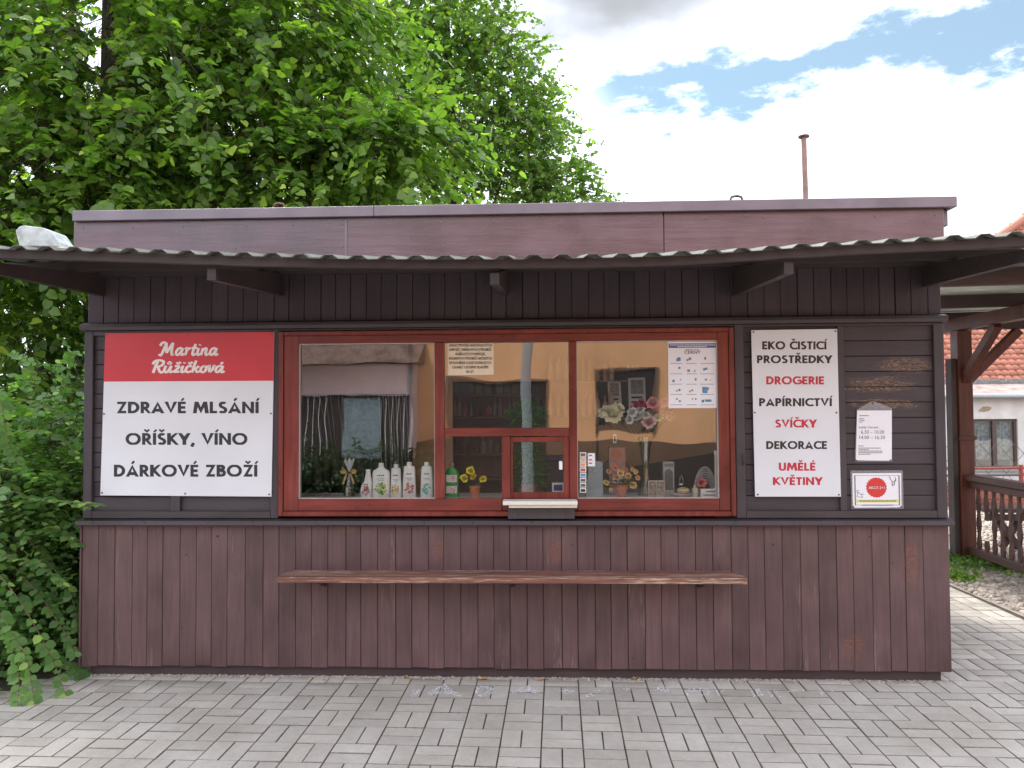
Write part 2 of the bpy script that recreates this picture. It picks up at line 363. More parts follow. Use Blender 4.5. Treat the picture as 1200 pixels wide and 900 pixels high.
def arc(cx, cy, rx, ry, a0, a1, n=14):
    return [(cx+rx*math.cos(R(a0+(a1-a0)*i/n)), cy+ry*math.sin(R(a0+(a1-a0)*i/n))) for i in range(n+1)]
def glyph(ch, t=.2):
    h = t/2
    acc = None
    for base, marks in (('Á', 'A´'), ('É', 'E´'), ('Í', 'I´'), ('Č', 'Cˇ'), ('Ř', 'Rˇ'), ('Š', 'Sˇ'), ('Ž', 'Zˇ'), ('Ě', 'Eˇ')):
        if ch == base: ch, acc = marks[0], marks[1]
    S = []; W = .6
    if ch == 'A': W = .80; S = [[(.07, -.1), (.40, 1.08), (.73, -.1)], [(.2, .26), (.6, .26)]]
    elif ch == 'B': W = .6; S = [[(h, 0), (h, 1)], [(h, 1-h), (.3, 1-h)]+arc(.3, .745, .17, .155, 90, -90, 8)+[(h, .59)], [(h, .5+.02), (.33, .52)]+arc(.33, .31, .19, .21, 90, -90, 8)+[(h, h)]]
    elif ch == 'C': W = .74; S = [arc(.5, .5, .42, .42, 48, 312, 20)]
    elif ch == 'D': W = .74; S = [[(h, 0), (h, 1)], [(h, 1-h), (.26, 1-h)]+arc(.26, .5, .39, .4, 90, -90, 14)+[(h, h)]]
    elif ch == 'E': W = .52; S = [[(h, 0), (h, 1)], [(h, 1-h), (W, 1-h)], [(h, .5), (W-.04, .5)], [(h, h), (W, h)]]
    elif ch == 'G': W = .86; S = [arc(.5, .5, .42, .42, 48, 352, 22), [(.5, .47), (.9, .47)]]
    elif ch == 'I': W = .2; S = [[(h, 0), (h, 1)]]
    elif ch == 'K': W = .68; S = [[(h, 0), (h, 1)], [(.14, .48), (.62, 1.08)], [(.2, .56), (.66, -.1)]]
    elif ch == 'L': W = .48; S = [[(h, 0), (h, 1)], [(h, h), (W, h)]]
    elif ch == 'M': W = .98; S = [[(.08, -.05), (.2, 1.02)], [(.2, 1.05), (.49, .14), (.78, 1.05)], [(.78, 1.02), (.9, -.05)]]
    elif ch == 'N': W = .78; S = [[(h, 0), (h, 1)], [(h-.02, 1.05), (W-h+.02, -.05)], [(W-h, 0), (W-h, 1)]]
    elif ch == 'O': W = 1.0; S = [arc(.5, .5, .41, .42, 0, 360, 26)]
    elif ch == 'P': W = .56; S = [[(h, 0), (h, 1)], [(h, 1-h), (.28, 1-h)]+arc(.28, .68, .19, .22, 90, -90, 9)+[(h, .46)]]
    elif ch == 'R': W = .62; S = [[(h, 0), (h, 1)], [(h, 1-h), (.28, 1-h)]+arc(.28, .68, .19, .22, 90, -90, 9)+[(h, .46)], [(.24, .5), (.58, -.1)]]
    elif ch == 'S': W = .56; S = [arc(.29, .72, .18, .19, 35, 240, 11)+arc(.27, .28, .2, .2, 62, -150, 12)]
    elif ch == 'T': W = .56; S = [[(.28, 0), (.28, 1)], [(0, 1-h), (W, 1-h)]]
    elif ch == 'U': W = .7; S = [[(h, 1), (h, .36)]+arc(.35, .35, .25, .27, 180, 360, 12)+[(W-h, .36), (W-h, 1)]]
    elif ch == 'V': W = .74; S = [[(.06, 1.1), (.37, -.05), (.68, 1.1)]]
    elif ch == 'Y': W = .7; S = [[(.35, 0), (.35, .5)], [(.04, 1.1), (.35, .42), (.66, 1.1)]]
    elif ch == 'Z': W = .64; S = [[(.02, 1-h), (.5, 1-h)], [(.58, 1.05), (.1, -.05)], [(.1, h), (.62, h)]]
    elif ch == ',': W = .22; S = [[(.16, .17), (.04, -.16)]]
    elif ch == ' ': W = .3
    A = []
    if acc == '´': A = [[(W/2-.03, 1.08), (W/2+.13, 1.3)]]
    if acc == 'ˇ': A = [[(W/2-.17, 1.3), (W/2, 1.13), (W/2+.17, 1.3)]]
    return W, S, A
def text_strokes(mb, txt, cx, z0, hgt, width, place, t=.2, gap=.12, mi=0):
    """bold geometric capitals centred on cx, fitted to width"""
    tot = sum(glyph(c)[0] for c in txt)+gap*(len(txt)-1)
    s = width/tot; x = cx-width/2; tn = t
    for c in txt:
        W, S, A = glyph(c); t = tn*1.15 if c in 'AÁVYKM' else tn
        for k, st in enumerate(S):
            ribbon(mb, [(p[0], p[1]) for p in st], t, lambda X, Z, d, x=x: place(x+X*s, z0+Z*hgt, d), k, (0, 1) if c != ',' else None, mi=mi)
        for k, st in enumerate(A): ribbon(mb, st, t*.62, lambda X, Z, d, x=x: place(x+X*s, z0+Z*hgt, d), k, mi=mi)
        x += (W+gap)*s
_fc = {}
def font_mesh(txt):
    if txt in _fc: return _fc[txt]
    cu = bpy.data.curves.new('lettering', 'FONT'); cu.body = txt; cu.resolution_u = 2; cu.align_x = 'LEFT'
    o = bpy.data.objects.new('lettering', cu); COL.objects.link(o)
    dg = bpy.context.evaluated_depsgraph_get(); me = bpy.data.meshes.new_from_object(o.evaluated_get(dg))
    V = [tuple(v.co) for v in me.vertices]; F = [tuple(p.vertices) for p in me.polygons]
    bpy.data.objects.remove(o); bpy.data.curves.remove(cu); bpy.data.meshes.remove(me)
    _fc[txt] = (V, F); return V, F
def text_font(mb, txt, x0, x1, z0, hgt, place, mi=0, bold=0, align='fit'):
    V, F = font_mesh(txt)
    if not V: return
    xs = [v[0] for v in V]; a, b = min(xs), max(xs)
    s = (x1-x0)/(b-a) if align == 'fit' else hgt/.73
    c = (x0+x1)/2-(b-a)*s/2 if align == 'centre' else x0
    for k in range(1+2*bold):
        ox = (0, .03, -.03)[k]*hgt; oz = (0, .012, -.012)[k]*hgt
        mb.add([place(c+(v[0]-a)*s+ox, z0+v[1]*hgt/.73+oz, .0008+.0003*k) for v in V], F, mi)

# ------------------------------------------------------------------ common materials
C_LOW = (.126, .073, .072)
m_low = wood('plum_plank_paint', C_LOW, (.098, .056, .056), 'z', .5, wear=.55, wearcol=(.27, .20, .175), rand=.11, scuff=(0, .45, .85), wthr=.60, blotch=.24,
             wmask=[(1.83, 1.98, .12, .30), (2.20, 2.30, .55, .85), (-.60, -.50, .70, .86), (.12, .22, .68, .84), (-1.15, -1.02, .86, .93)], maskcol=(.20, .085, .05))
m_plinth = wood('plinth_paint', (.072, .050, .054), (.062, .042, .046), 'x', .6, wear=.3, wearcol=(.25, .2, .17))
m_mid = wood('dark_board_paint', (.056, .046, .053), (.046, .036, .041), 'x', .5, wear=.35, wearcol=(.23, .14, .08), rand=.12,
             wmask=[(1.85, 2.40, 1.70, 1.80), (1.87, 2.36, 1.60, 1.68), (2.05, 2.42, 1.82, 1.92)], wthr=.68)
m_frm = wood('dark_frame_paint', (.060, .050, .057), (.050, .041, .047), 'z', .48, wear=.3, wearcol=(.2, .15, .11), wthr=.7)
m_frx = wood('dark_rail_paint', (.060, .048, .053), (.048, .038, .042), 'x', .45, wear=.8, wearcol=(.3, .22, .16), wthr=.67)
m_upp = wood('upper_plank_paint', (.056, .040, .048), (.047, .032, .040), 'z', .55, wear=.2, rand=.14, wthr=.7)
m_red = wood('red_stain_frame', (.205, .038, .028), (.135, .026, .020), 'x', .32, wear=.35, wearcol=(.26, .075, .05), rand=.08, spec=.35, blotch=.25, wthr=.64, bump=.0006)
m_redz = wood('red_stain_stile', (.205, .038, .028), (.135, .026, .020), 'z', .32, wear=.35, wearcol=(.26, .075, .05), rand=.08, spec=.35, blotch=.25, wthr=.64, bump=.0006)
m_fas = wood('fascia_gloss_paint', (.135, .075, .085), (.100, .048, .053), 'x', .30, wear=.25, wearcol=(.3, .25, .25), rand=.05, spec=.9, blotch=.34, wthr=.66, bump=.0010)  # raised blotch paints lighter sheen patches into the fascia colour
m_cap = plain('cap_flashing_metal', (.17, .135, .155), .38, .2, 5, spec=.8, bump=.002)
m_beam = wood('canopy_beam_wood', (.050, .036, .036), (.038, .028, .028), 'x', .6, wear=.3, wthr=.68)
m_shelf = wood('worn_counter_wood', (.22, .095, .065), (.15, .068, .050), 'x', .6, wear=.95, wearcol=(.50, .37, .28), rand=.03, wthr=.47, bump=.002)
m_sheet = plain('galvanised_sheet', (.15, .152, .135), .6, .25, 9, spec=.2)
m_white = plain('sign_white', (.68, .70, .735), .32, .045, 2.2)
m_paper = plain('paper_white', (.80, .80, .84), .5, .02, 9)
m_ink = plain('ink_black', (.022, .020, .022), .45, .05)
m_inkr = plain('ink_red', (.50, .022, .045), .45, .05)
m_signred = plain('sign_red', (.55, .032, .042), .32, .05, 5)
m_screw = plain('screw_steel', (.12, .11, .10), .4, .2, metal=.6)
m_glass = glassmat('window_glass', .075, wav=.0022)
m_clear = glassmat('clear_glass', .10, (.93, .96, .95))
m_tanrefl = plain('reflection_tan', (.62, .40, .24), .6, .08, 5)
m_dark = plain('interior_dark', (.035, .030, .028), .7, .1)
m_ceil = plain('interior_cream', (.45, .42, .36), .7, .05)
m_plastw = plain('white_plastic', (.84, .86, .86), .28, .02)
m_terra = plain('terracotta', (.50, .16, .085), .7, .12, 40)
m_brownpost = wood('oiled_post_wood', (.14, .045, .028), (.085, .028, .018), 'z', .5, wear=.3, wearcol=(.25, .12, .07))
m_oldwood = wood('grey_old_wood', (.075, .058, .052), (.05, .038, .034), 'z', .7, wear=.6, wearcol=(.2, .17, .14))
m_railw = wood('rail_wood', (.115, .048, .033), (.075, .034, .025), 'y', .55, wear=.6, wearcol=(.2, .14, .11))

# ------------------------------------------------------------------ ground, paving, gravel
def sheet(name, poly, z, mat):
    mb = MB(); n = len(poly); V = [(x, y, z) for x, y in poly]; mb.add(V, [tuple(range(n))]); return struct(mb.build(name, mat, origin=(0, 0, z)))
m_soil = plain('soil', (.085, .066, .048), .95, .35, 3, bump=.01)
m_bed = plain('joint_sand', (.07, .058, .045), .95, .4, 40, bump=.004)
m_gbed = plain('gravel_dust', (.34, .30, .25), .95, .25, 30, bump=.006)
sheet('ground', [(-400, -400), (400, -400), (400, 400), (-400, 400)], -.05, m_soil)
PX0, PX1, PY0, PY1 = -3.2, 3.80, -7.0, 5.6
pav = thing('pavement', 'grey concrete block pavement laid in basket weave before the kiosk', 'pavement', (0, 0, 0))
del pav['label'], pav['category']; pav['kind'] = 'structure'
bed = MB(); bed.add([(-7, PY0, -.012), (PX1, PY0, -.012), (PX1, PY1, -.012), (-7, PY1, -.012)], [(0, 1, 2, 3)]); bed.build('sand_bed', m_bed, pav, origin=(0, 0, -.012))
def pavermat():
    m, t, b, o = newmat('concrete_paver'); N = t.nodes.new; L = t.links.new
    g = N('ShaderNodeNewGeometry'); oi = N('ShaderNodeObjectInfo')
    n1 = N('ShaderNodeTexNoise'); L(g.outputs['Position'], n1.inputs['Vector']); n1.inputs['Scale'].default_value = 260; n1.inputs['Detail'].default_value = 3
    n2 = N('ShaderNodeTexNoise'); L(g.outputs['Position'], n2.inputs['Vector']); n2.inputs['Scale'].default_value = 1.6; n2.inputs['Detail'].default_value = 7; n2.inputs['Roughness'].default_value = .6
    n3 = N('ShaderNodeTexNoise'); L(g.outputs['Position'], n3.inputs['Vector']); n3.inputs['Scale'].default_value = 22; n3.inputs['Detail'].default_value = 6; n3.inputs['Roughness'].default_value = .7
    def rg(v, a, b_, c_, d_):
        n = N('ShaderNodeMapRange'); L(v, n.inputs['Value'])
        for k, q in (('From Min', a), ('From Max', b_), ('To Min', c_), ('To Max', d_)): n.inputs[k].default_value = q
        return n.outputs[0]
    def mu(a, b_, op='MULTIPLY'):
        n = N('ShaderNodeMath'); n.operation = op; L(a, n.inputs[0]); L(b_, n.inputs[1]); return n.outputs[0]
    rnd = N('ShaderNodeMath'); rnd.operation = 'ADD'; L(oi.outputs['Random'], rnd.inputs[0]); L(g.outputs['Random Per Island'], rnd.inputs[1])
    fr = N('ShaderNodeMath'); fr.operation = 'FRACT'; L(rnd.outputs[0], fr.inputs[0])
    k = mu(mu(rg(n1.outputs['Fac'], .3, .7, .86, 1.14), rg(n2.outputs['Fac'], .3, .7, .80, 1.15)), mu(rg(fr.outputs[0], 0, 1, .90, 1.09), rg(n3.outputs['Fac'], .3, .7, .90, 1.08)))
    ca = N('ShaderNodeMix'); ca.data_type = 'RGBA'; L(rg(n2.outputs['Fac'], .35, .65, 0, 1), ca.inputs['Factor']); ca.inputs['A'].default_value = (.45, .405, .345, 1); ca.inputs['B'].default_value = (.455, .425, .38, 1)
    vm = N('ShaderNodeVectorMath'); vm.operation = 'SCALE'; L(ca.outputs['Result'], vm.inputs[0]); L(k, vm.inputs['Scale'])
    L(vm.outputs[0], b.inputs['Base Color']); b.inputs['Roughness'].default_value = .85
    bp = N('ShaderNodeBump'); bp.inputs['Distance'].default_value = .0012; bp.inputs['Strength'].default_value = 1; L(mu(n1.outputs['Fac'], n3.outputs['Fac'], 'ADD'), bp.inputs['Height']); L(bp.outputs[0], b.inputs['Normal'])
    return m
m_pav = pavermat(); m_grime = plain('joint_grime', (.22, .19, .15), .95, .3, 50)
ORG = gp(637, 820); ang = .0205
ud = Vector((math.cos(ang), -math.sin(ang), 0)); vd = Vector((math.sin(ang), math.cos(ang), 0))
def paver_tmpl():
    t = MB(); c = .0022; g_ = .0022; x, y = .1-g_, .05-g_
    V = [(-x+c, -y+c, 0), (x-c, -y+c, 0), (x-c, y-c, 0), (-x+c, y-c, 0), (-x, -y, -c), (x, -y, -c), (x, y, -c), (-x, y, -c), (-x, -y, -.03), (x, -y, -.03), (x, y, -.03), (-x, y, -.03)]
    F = [(0, 1, 2, 3)]
    for i in range(4):
        j = (i+1) % 4; F += [(i+4, j+4, j, i), (i+8, j+8, j+4, i+4)]
    return np.array(V), np.array(F)
PV, PF = paver_tmpl()
cells = []
for i in range(-40, 25):
    for j in range(-45, 40):
        for k in (0, 1):
            if (i+j) % 2: c = ORG+ud*(.2*i+.1)+vd*(.2*j+.05+.1*k); rz = -ang
            else: c = ORG+ud*(.2*i+.05+.1*k)+vd*(.2*j+.1); rz = math.pi/2-ang
            if not (-7 < c.x < PX1-.05 and PY0 < c.y < PY1): continue
            if c.x < -2.98-(.35*max(0, -.3-c.y) if c.y < -.3 else 0) + .12*math.sin(c.y*3) and c.y > -2.6 and c.x < -2.98-.45*max(0, -.25-c.y): continue
            if -2.66 < c.x < 2.38 and c.y > .12 and c.y < 2.5: continue
            cells.append((c, rz))
def vis(c):
    if c.y < -4.4: return 99
    X, Y, w = proj(c)
    return w if (-10 < X < 1210 and Y < 915) and not (-2.7 < c.x < 2.4 and c.y > 0.0) else 99
cells.sort(key=lambda q: vis(q[0]))
pme = bpy.data.meshes.new('paving_stone'); pme.from_pydata([tuple(v) for v in PV], [], [tuple(int(a) for a in f) for f in PF]); pme.materials.append(m_pav); pme.materials.append(m_grime); pme.polygons.foreach_set('material_index', [0]+[1]*(len(PF)-1))
for q, (c, rz) in enumerate(cells[:300]):
    o = bpy.data.objects.new('paving_stone', pme); COL.objects.link(o); o.parent = pav
    o.location = (c.x, c.y, random.gauss(0, .0010)); o.rotation_euler = (random.gauss(0, .006), random.gauss(0, .005), rz+random.gauss(0, .004))
rest = cells[300:]; Vs = []; Fs = []
for q, (c, rz) in enumerate(rest):
    ca, sa = math.cos(rz+random.gauss(0, .004)), math.sin(rz)
    Vr = PV @ np.array([[ca, sa, 0], [-sa, ca, 0], [0, 0, 1]]); Vs.append(Vr+np.array([c.x, c.y, random.gauss(0, .0012)])); Fs.append(PF+12*q)
o = npmesh('paving_stones', np.concatenate(Vs), np.concatenate(Fs), m_pav, pav, stuff=True); o.data.materials.append(m_grime); o.data.polygons.foreach_set('material_index', ([0]+[1]*(len(PF)-1))*len(rest))
# gravel yard on the right
struct(sheet('gravel_yard', [(PX1, -7), (30, -7), (30, 9.2), (PX1-.02, 9.2)], -.008, m_gbed))
def stones(n, region, smin, smax, seed):
    g = np.random.default_rng(seed)
    ico = np.array([(0, 0, 1), (.9, 0, .3), (.25, .85, .3), (-.75, .5, .3), (-.75, -.5, .3), (.25, -.85, .3), (.75, .5, -.4), (-.25, .85, -.4), (-.9, 0, -.4), (-.25, -.85, -.4), (.75, -.5, -.4), (0, 0, -.8)])
    fc = np.array([(0, 1, 2), (0, 2, 3), (0, 3, 4), (0, 4, 5), (0, 5, 1), (1, 6, 2), (2, 6, 7), (2, 7, 3), (3, 7, 8), (3, 8, 4), (4, 8, 9), (4, 9, 5), (5, 9, 10), (5, 10, 1), (1, 10, 6)])
    P = region(g, n); n = len(P); s = g.uniform(0, 1, n)**2.2*(smax-smin)+smin
    sc = np.stack([s*g.uniform(.7, 1.4, n), s*g.uniform(.6, 1.1, n), s*g.uniform(.4, .8, n)], 1)
    V = ico[None]*(1+g.normal(0, .12, (n, 12, 3)))*sc[:, None]
    a = g.uniform(0, 6.28, n); ca, sa = np.cos(a), np.sin(a)
    X = V[..., 0]*ca[:, None]-V[..., 1]*sa[:, None]; Y = V[..., 0]*sa[:, None]+V[..., 1]*ca[:, None]
    V = np.stack([X, Y, V[..., 2]], -1)+P[:, None]+np.array([0, 0, 1])*(sc[:, 2]*.3)[:, None, None]
    return V.reshape(-1, 3), (fc[None]+12*np.arange(n)[:, None, None]).reshape(-1, 3)
m_stone = plain('gravel_stone', (.40, .35, .30), .85, .15, 60, rand=.45)
V, F = stones(9000, lambda g, n: np.stack([PX1+.03+g.uniform(0, 1, n)**1.4*3.6, g.uniform(.2, 9.0, n), np.full(n, -.006)], 1), .010, .040, 3)
o = npmesh('gravel', V, F, m_stone, stuff=True); tag(o, 'pale grey gravel spread between block paving and brown railing', 'gravel')
V, F = stones(2600, lambda g, n: np.stack([g.uniform(-2.75, 2.5, n), -.0-np.abs(g.normal(0, .022, n))+.040, np.full(n, .0005)], 1), .0025, .0085, 4)
m_grit = plain('grit_sand', (.42, .37, .30), .9, .15, 60, rand=.35)
o = npmesh('grit', V, F, m_grit, stuff=True); tag(o, 'thin line of pale grit swept against the kiosk base', 'grit')
# road beyond the photographer, seen only in the window glass
m_asph = plain('asphalt', (.055, .055, .056), .85, .2, 60, bump=.002)
sheet('road', [(-40, -10.2), (40, -10.2), (40, -7.02), (-40, -7.02)], -.01, m_asph)

# chalk writing on the paving in front of the plinth
m_chalk, t_, b_, o_ = newmat('chalk'); N = t_.nodes.new
g_ = N('ShaderNodeNewGeometry'); n_ = N('ShaderNodeTexNoise'); t_.links.new(g_.outputs['Position'], n_.inputs['Vector']); n_.inputs['Scale'].default_value = 120; n_.inputs['Detail'].default_value = 4
r_ = N('ShaderNodeMapRange'); t_.links.new(n_.outputs['Fac'], r_.inputs['Value']); r_.inputs['From Min'].default_value = .46; r_.inputs['From Max'].default_value = .58; r_.inputs['To Max'].default_value = .9
tr_ = N('ShaderNodeBsdfTransparent'); mm_ = N('ShaderNodeMixShader'); t_.links.new(r_.outputs[0], mm_.inputs[0]); t_.links.new(tr_.outputs[0], mm_.inputs[1]); t_.links.new(b_.outputs[0], mm_.inputs[2]); t_.links.new(mm_.outputs[0], o_.inputs[0])
b_.inputs['Base Color'].default_value = (.85, .85, .87, 1); b_.inputs['Roughness'].default_value = .95
def chalk(strokes, w=.016):
    mb = MB()
    for k, s in enumerate(strokes):
        P = [gp(*q) for q in s]
        ribbon(mb, [(p.x, p.y) for p in P], w, lambda X, Y, d: (X, Y, .0042+d*.6), k % 4, depth=.0002)
    return mb
ch = chalk([[(488, 808), (486, 817)], [(500, 816), (520, 805), (537, 817)], [(507, 813), (530, 812)], [(562, 806), (561, 817)], [(562, 806), (574, 807), (576, 812), (562, 817)],
            [(602, 814), (617, 806), (630, 813)], [(606, 811), (627, 810)], [(660, 809), (667, 811), (661, 813)], [(694, 808), (704, 810)], [(685, 817), (695, 815)], [(732, 809), (738, 808)], [(771, 812), (776, 806), (782, 812)]], .045)
c1 = ch.build('chalk_mark', m_chalk, pav)
ch = chalk([[(806, 816), (807, 808), (813, 808), (813, 811), (807, 812)], [(820, 815), (821, 808), (829, 808), (830, 815), (820, 815)], [(838, 807), (842, 816), (849, 808)], [(880, 808), (884, 817), (893, 816), (889, 808)], [(886, 808), (889, 816)],
            [(899, 809), (904, 818), (908, 809), (914, 818)], [(924, 811), (942, 810)], [(960, 808), (963, 815)], [(972, 808), (980, 815)]], .012)
ch.build('chalk_mark', m_chalk, pav)

# ------------------------------------------------------------------ the kiosk
XL, XR = pt(95.5, 700).x, pt(1113.8, 700).x
Z_B, Z_S0, Z_S1 = .067, pt(600, 616).z, pt(600, 607).z
kiosk = thing('kiosk', 'dark brown wooden sales kiosk with red framed shop window and corrugated canopy', 'kiosk', ((XL+XR)/2, 1.2, 0))
K = kiosk
def bx(name, x0, x1, y0, y1, z0, z1, mat, c=.003, parent=None):
    mb = MB(); mb.box(x0, x1, y0, y1, z0, z1, c); return mb.build(name, mat, parent or K)
# lower cladding: vertical boards
def planks(name, x0, x1, yf, z0, z1, mat, w0, w1, jz, seed, gap=.0022):
    rg = random.Random(seed); x = x0
    while x < x1-.02:
        w = rg.uniform(w0, w1)
        if x1-(x+w) < .06: w = x1-x
        d = rg.gauss(0, .0012)
        gp_ = gap*rg.choice((.6, .8, 1, 1, 1.9)); mb = MB(); mb.box(x+gp_/2, x+w-gp_/2, yf+d, yf+.02+d, z0+rg.uniform(-jz, jz*.4), z1, .0028)
        mb.build(name, mat, K); x += w
planks('plank', XL, XR, 0, Z_B, Z_S0-.001, m_low, .092, .112, .006, 5)
bx('backing_wall', XL+.01, XR-.01, .026, .05, Z_B+.01, Z_S0+.02, m_dark, 0)
bx('plinth', pt(110, 790, .06).x, pt(1101, 795, .06).x, .04, 2.34, -.02, Z_B+.03, m_plinth, .003)
bx('corner_board', XL-.012, XL-.001, -.008, .06, Z_B-.01, Z_S0-.001, m_low)
for (y0_, y1_, z0_, z1_) in ((.052, .25, Z_B, 2.55), (1.75, 2.4, Z_B, 2.55), (.2505, 1.7495, Z_B, 1.0), (.2505, 1.7495, 2.2, 2.55)):  # wall split around an opening added to let light inside
    bx('side_wall', XR-.03, XR-.004, y0_, y1_, z0_, z1_, m_low, .002)
sw = MB(); sw.box(XR-.04, XR+.012, .2505, .30, 1.001, 2.199, .003); sw.box(XR-.04, XR+.012, 1.70, 1.7495, 1.001, 2.199, .003); sw.box(XR-.039, XR+.011, .3005, 1.6995, 1.001, 1.05, .003); sw.box(XR-.039, XR+.011, .3005, 1.6995, 2.15, 2.199, .003)
added_window = sw.build('added_window', m_redz, K); mb = MB(); mb.box(XR-.016, XR-.012, .299, 1.701, 1.049, 2.151); mb.build('pane', m_glass, added_window)  # window invented in the unseen side wall to brighten the interior
bx('side_wall', XL+.004, XL+.03, .062, 2.4, Z_B, 2.55, m_low, .002)
bx('rear_wall', XL+.032, XR-.032, 2.37, 2.4, Z_B, 2.55, m_low, .002)
bx('floor', XL+.032, XR-.032, .1, 2.368, Z_B+.03, Z_B+.05, m_dark, 0)
# drip rail (sill) and upper ledge
mb = MB(); mb.prismx([(-.045, Z_S0+.004), (-.05, Z_S0+.012), (-.045, Z_S1-.012), (.01, Z_S1), (.03, Z_S1), (.03, Z_S0), (-.02, Z_S0)], XL-.018, XR+.012); mb.build('drip_rail', m_frx, K)
# middle band: frame boards and panels
a = rect(98, 606, 1107, 377); X0, X1 = XL+.012, XR-.012
ZT0, ZT1 = pt(600, 383).z, pt(600, 373.5).z
mb = MB(); mb.prismx([(-.05, ZT0), (-.052, ZT0+.02), (-.045, ZT1-.012), (0, ZT1), (.03, ZT1), (.03, ZT0)], X0-.012, X1+.012); mb.build('drip_rail', m_frx, K)
Yf = -.018
def zz_(py): return pt(600, py).z
def xx_(px, py=490): return pt(px, py).x
ZF0, ZF1 = Z_S1+.001, ZT0-.001
def frame_board(n, x0, x1, z0, z1, mat, y=Yf): return bx(n, x0, x1, y, y+.028, z0, z1, mat, .0025)
zr = zz_(389); zb = zz_(598.5)
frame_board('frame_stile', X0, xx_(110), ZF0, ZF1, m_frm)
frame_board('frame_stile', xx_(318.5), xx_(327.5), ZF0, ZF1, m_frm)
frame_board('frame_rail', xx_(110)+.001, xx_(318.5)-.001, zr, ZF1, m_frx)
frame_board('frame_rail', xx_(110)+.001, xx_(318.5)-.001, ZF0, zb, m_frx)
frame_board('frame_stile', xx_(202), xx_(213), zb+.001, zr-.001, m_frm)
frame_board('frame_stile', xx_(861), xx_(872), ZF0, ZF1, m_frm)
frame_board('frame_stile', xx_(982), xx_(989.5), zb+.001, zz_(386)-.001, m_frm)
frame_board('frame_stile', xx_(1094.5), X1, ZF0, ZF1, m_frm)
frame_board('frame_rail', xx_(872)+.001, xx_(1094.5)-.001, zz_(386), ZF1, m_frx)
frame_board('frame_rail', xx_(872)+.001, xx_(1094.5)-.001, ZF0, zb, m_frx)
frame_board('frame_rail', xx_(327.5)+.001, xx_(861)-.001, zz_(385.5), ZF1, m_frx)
def hboards(x0, x1, z0, z1, n, seed):
    rg = random.Random(seed); h = (z1-z0)/n
    for i in range(n):
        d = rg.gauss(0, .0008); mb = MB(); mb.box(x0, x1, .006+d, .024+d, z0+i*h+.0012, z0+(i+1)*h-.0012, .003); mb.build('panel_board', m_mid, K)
hboards(xx_(110)-.004, xx_(202)+.004, zb-.004, zr+.004, 12, 1)
hboards(xx_(213)-.004, xx_(318.5)+.004, zb-.004, zr+.004, 12, 2)
hboards(xx_(872)-.004, xx_(982)+.004, zb-.004, zz_(386)+.004, 12, 3)
hboards(xx_(989.5)-.004, xx_(1094.5)+.004, zb-.004, zz_(386)+.004, 12, 4)
bx('panel_backing', xx_(98), xx_(327)-.002, .028, .04, ZF0, ZF1, m_dark, 0)
bx('panel_backing', xx_(862)+.002, xx_(1106), .028, .04, ZF0, ZF1, m_dark, 0)
# upper band of vertical planks, set back, dark in the canopy's shade
XUL, XUR = pt(105.5, 350, .03).x, pt(1100.5, 350, .03).x
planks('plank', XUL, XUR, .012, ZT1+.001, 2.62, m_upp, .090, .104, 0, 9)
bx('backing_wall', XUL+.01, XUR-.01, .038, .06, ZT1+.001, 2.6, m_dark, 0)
bx('ceiling', XUL+.02, XUR-.02, .065, 2.36, 2.52, 2.545, m_ceil, 0)
# roof box
YF = -.06
fz0, fz1 = 2.50, pt(600, 250, YF).z
zc0, zc1 = pt(600, 250, YF-.03).z, pt(600, 238.5, YF-.03).z
fxl, fxr = pt(86.5, 270, YF).x, pt(1106.5, 270, YF).x
xs = [fxl, pt(405, 275, YF).x, pt(778, 275, YF).x, fxr]
for i in range(3):
    bx('fascia_board', xs[i]+(.002 if i else 0), xs[i+1]-(.002 if i < 2 else 0), YF-.0015*(i == 1), YF+.02, fz0, fz1-.003, m_fas, .002)
mb = MB(); rg = random.Random(8)
for k in range(17):
    for z_ in (fz1-.05, fz1-.19):
        x = fxl+.08+k*(fxr-fxl-.16)/16+rg.uniform(-.04, .04); mb.tube([(x, YF-.0045, z_), (x, YF+.002, z_)], .005, 6)
mb.build('nail_heads', m_cap, K)
bx('cover_strip', pt(404, 270, YF).x, pt(407, 270, YF).x, YF-.006, YF-.002, fz0+.05, fz1-.02, m_cap, .001)
bx('fascia_board', fxl, fxl+.02, YF+.022, 2.5, fz0, fz1-.003, m_fas, .002); bx('fascia_board', fxr-.02, fxr, YF+.022, 2.5, fz0, fz1-.003, m_fas, .002)
bx('fascia_board', fxl+.022, fxr-.022, 2.48, 2.5, fz0, fz1-.003, m_fas, .002)
cxl, cxr = pt(85, 243, YF-.03).x, pt(1121.5, 236, YF-.03).x
cm = pt(438, 243, YF-.03).x
for i, (u, v) in enumerate(((cxl, cm-.001), (cm+.001, cxr))):
    mb = MB(); mb.box(u, v, YF-.032-.0015*i, YF-.004, zc0-.004, zc1, .003); mb.build('roof_edge_flashing', m_cap, K)
bx('roof_edge_flashing', cxl, cxl+.03, YF-.003, 2.53, zc0-.004, zc1-.002, m_cap, .003); bx('roof_edge_flashing', cxr-.03, cxr, YF-.003, 2.53, zc0-.004, zc1-.002, m_cap, .003)
bx('roof_deck', cxl+.031, cxr-.031, YF-.003, 2.5, zc0+.0, zc1-.02, m_asph, 0)
bx('rafter_end', fxr+.001, fxr+.040, YF+.03, YF+.09, pt(1110, 266, 0).z, zc0-.006, m_cap, .003)
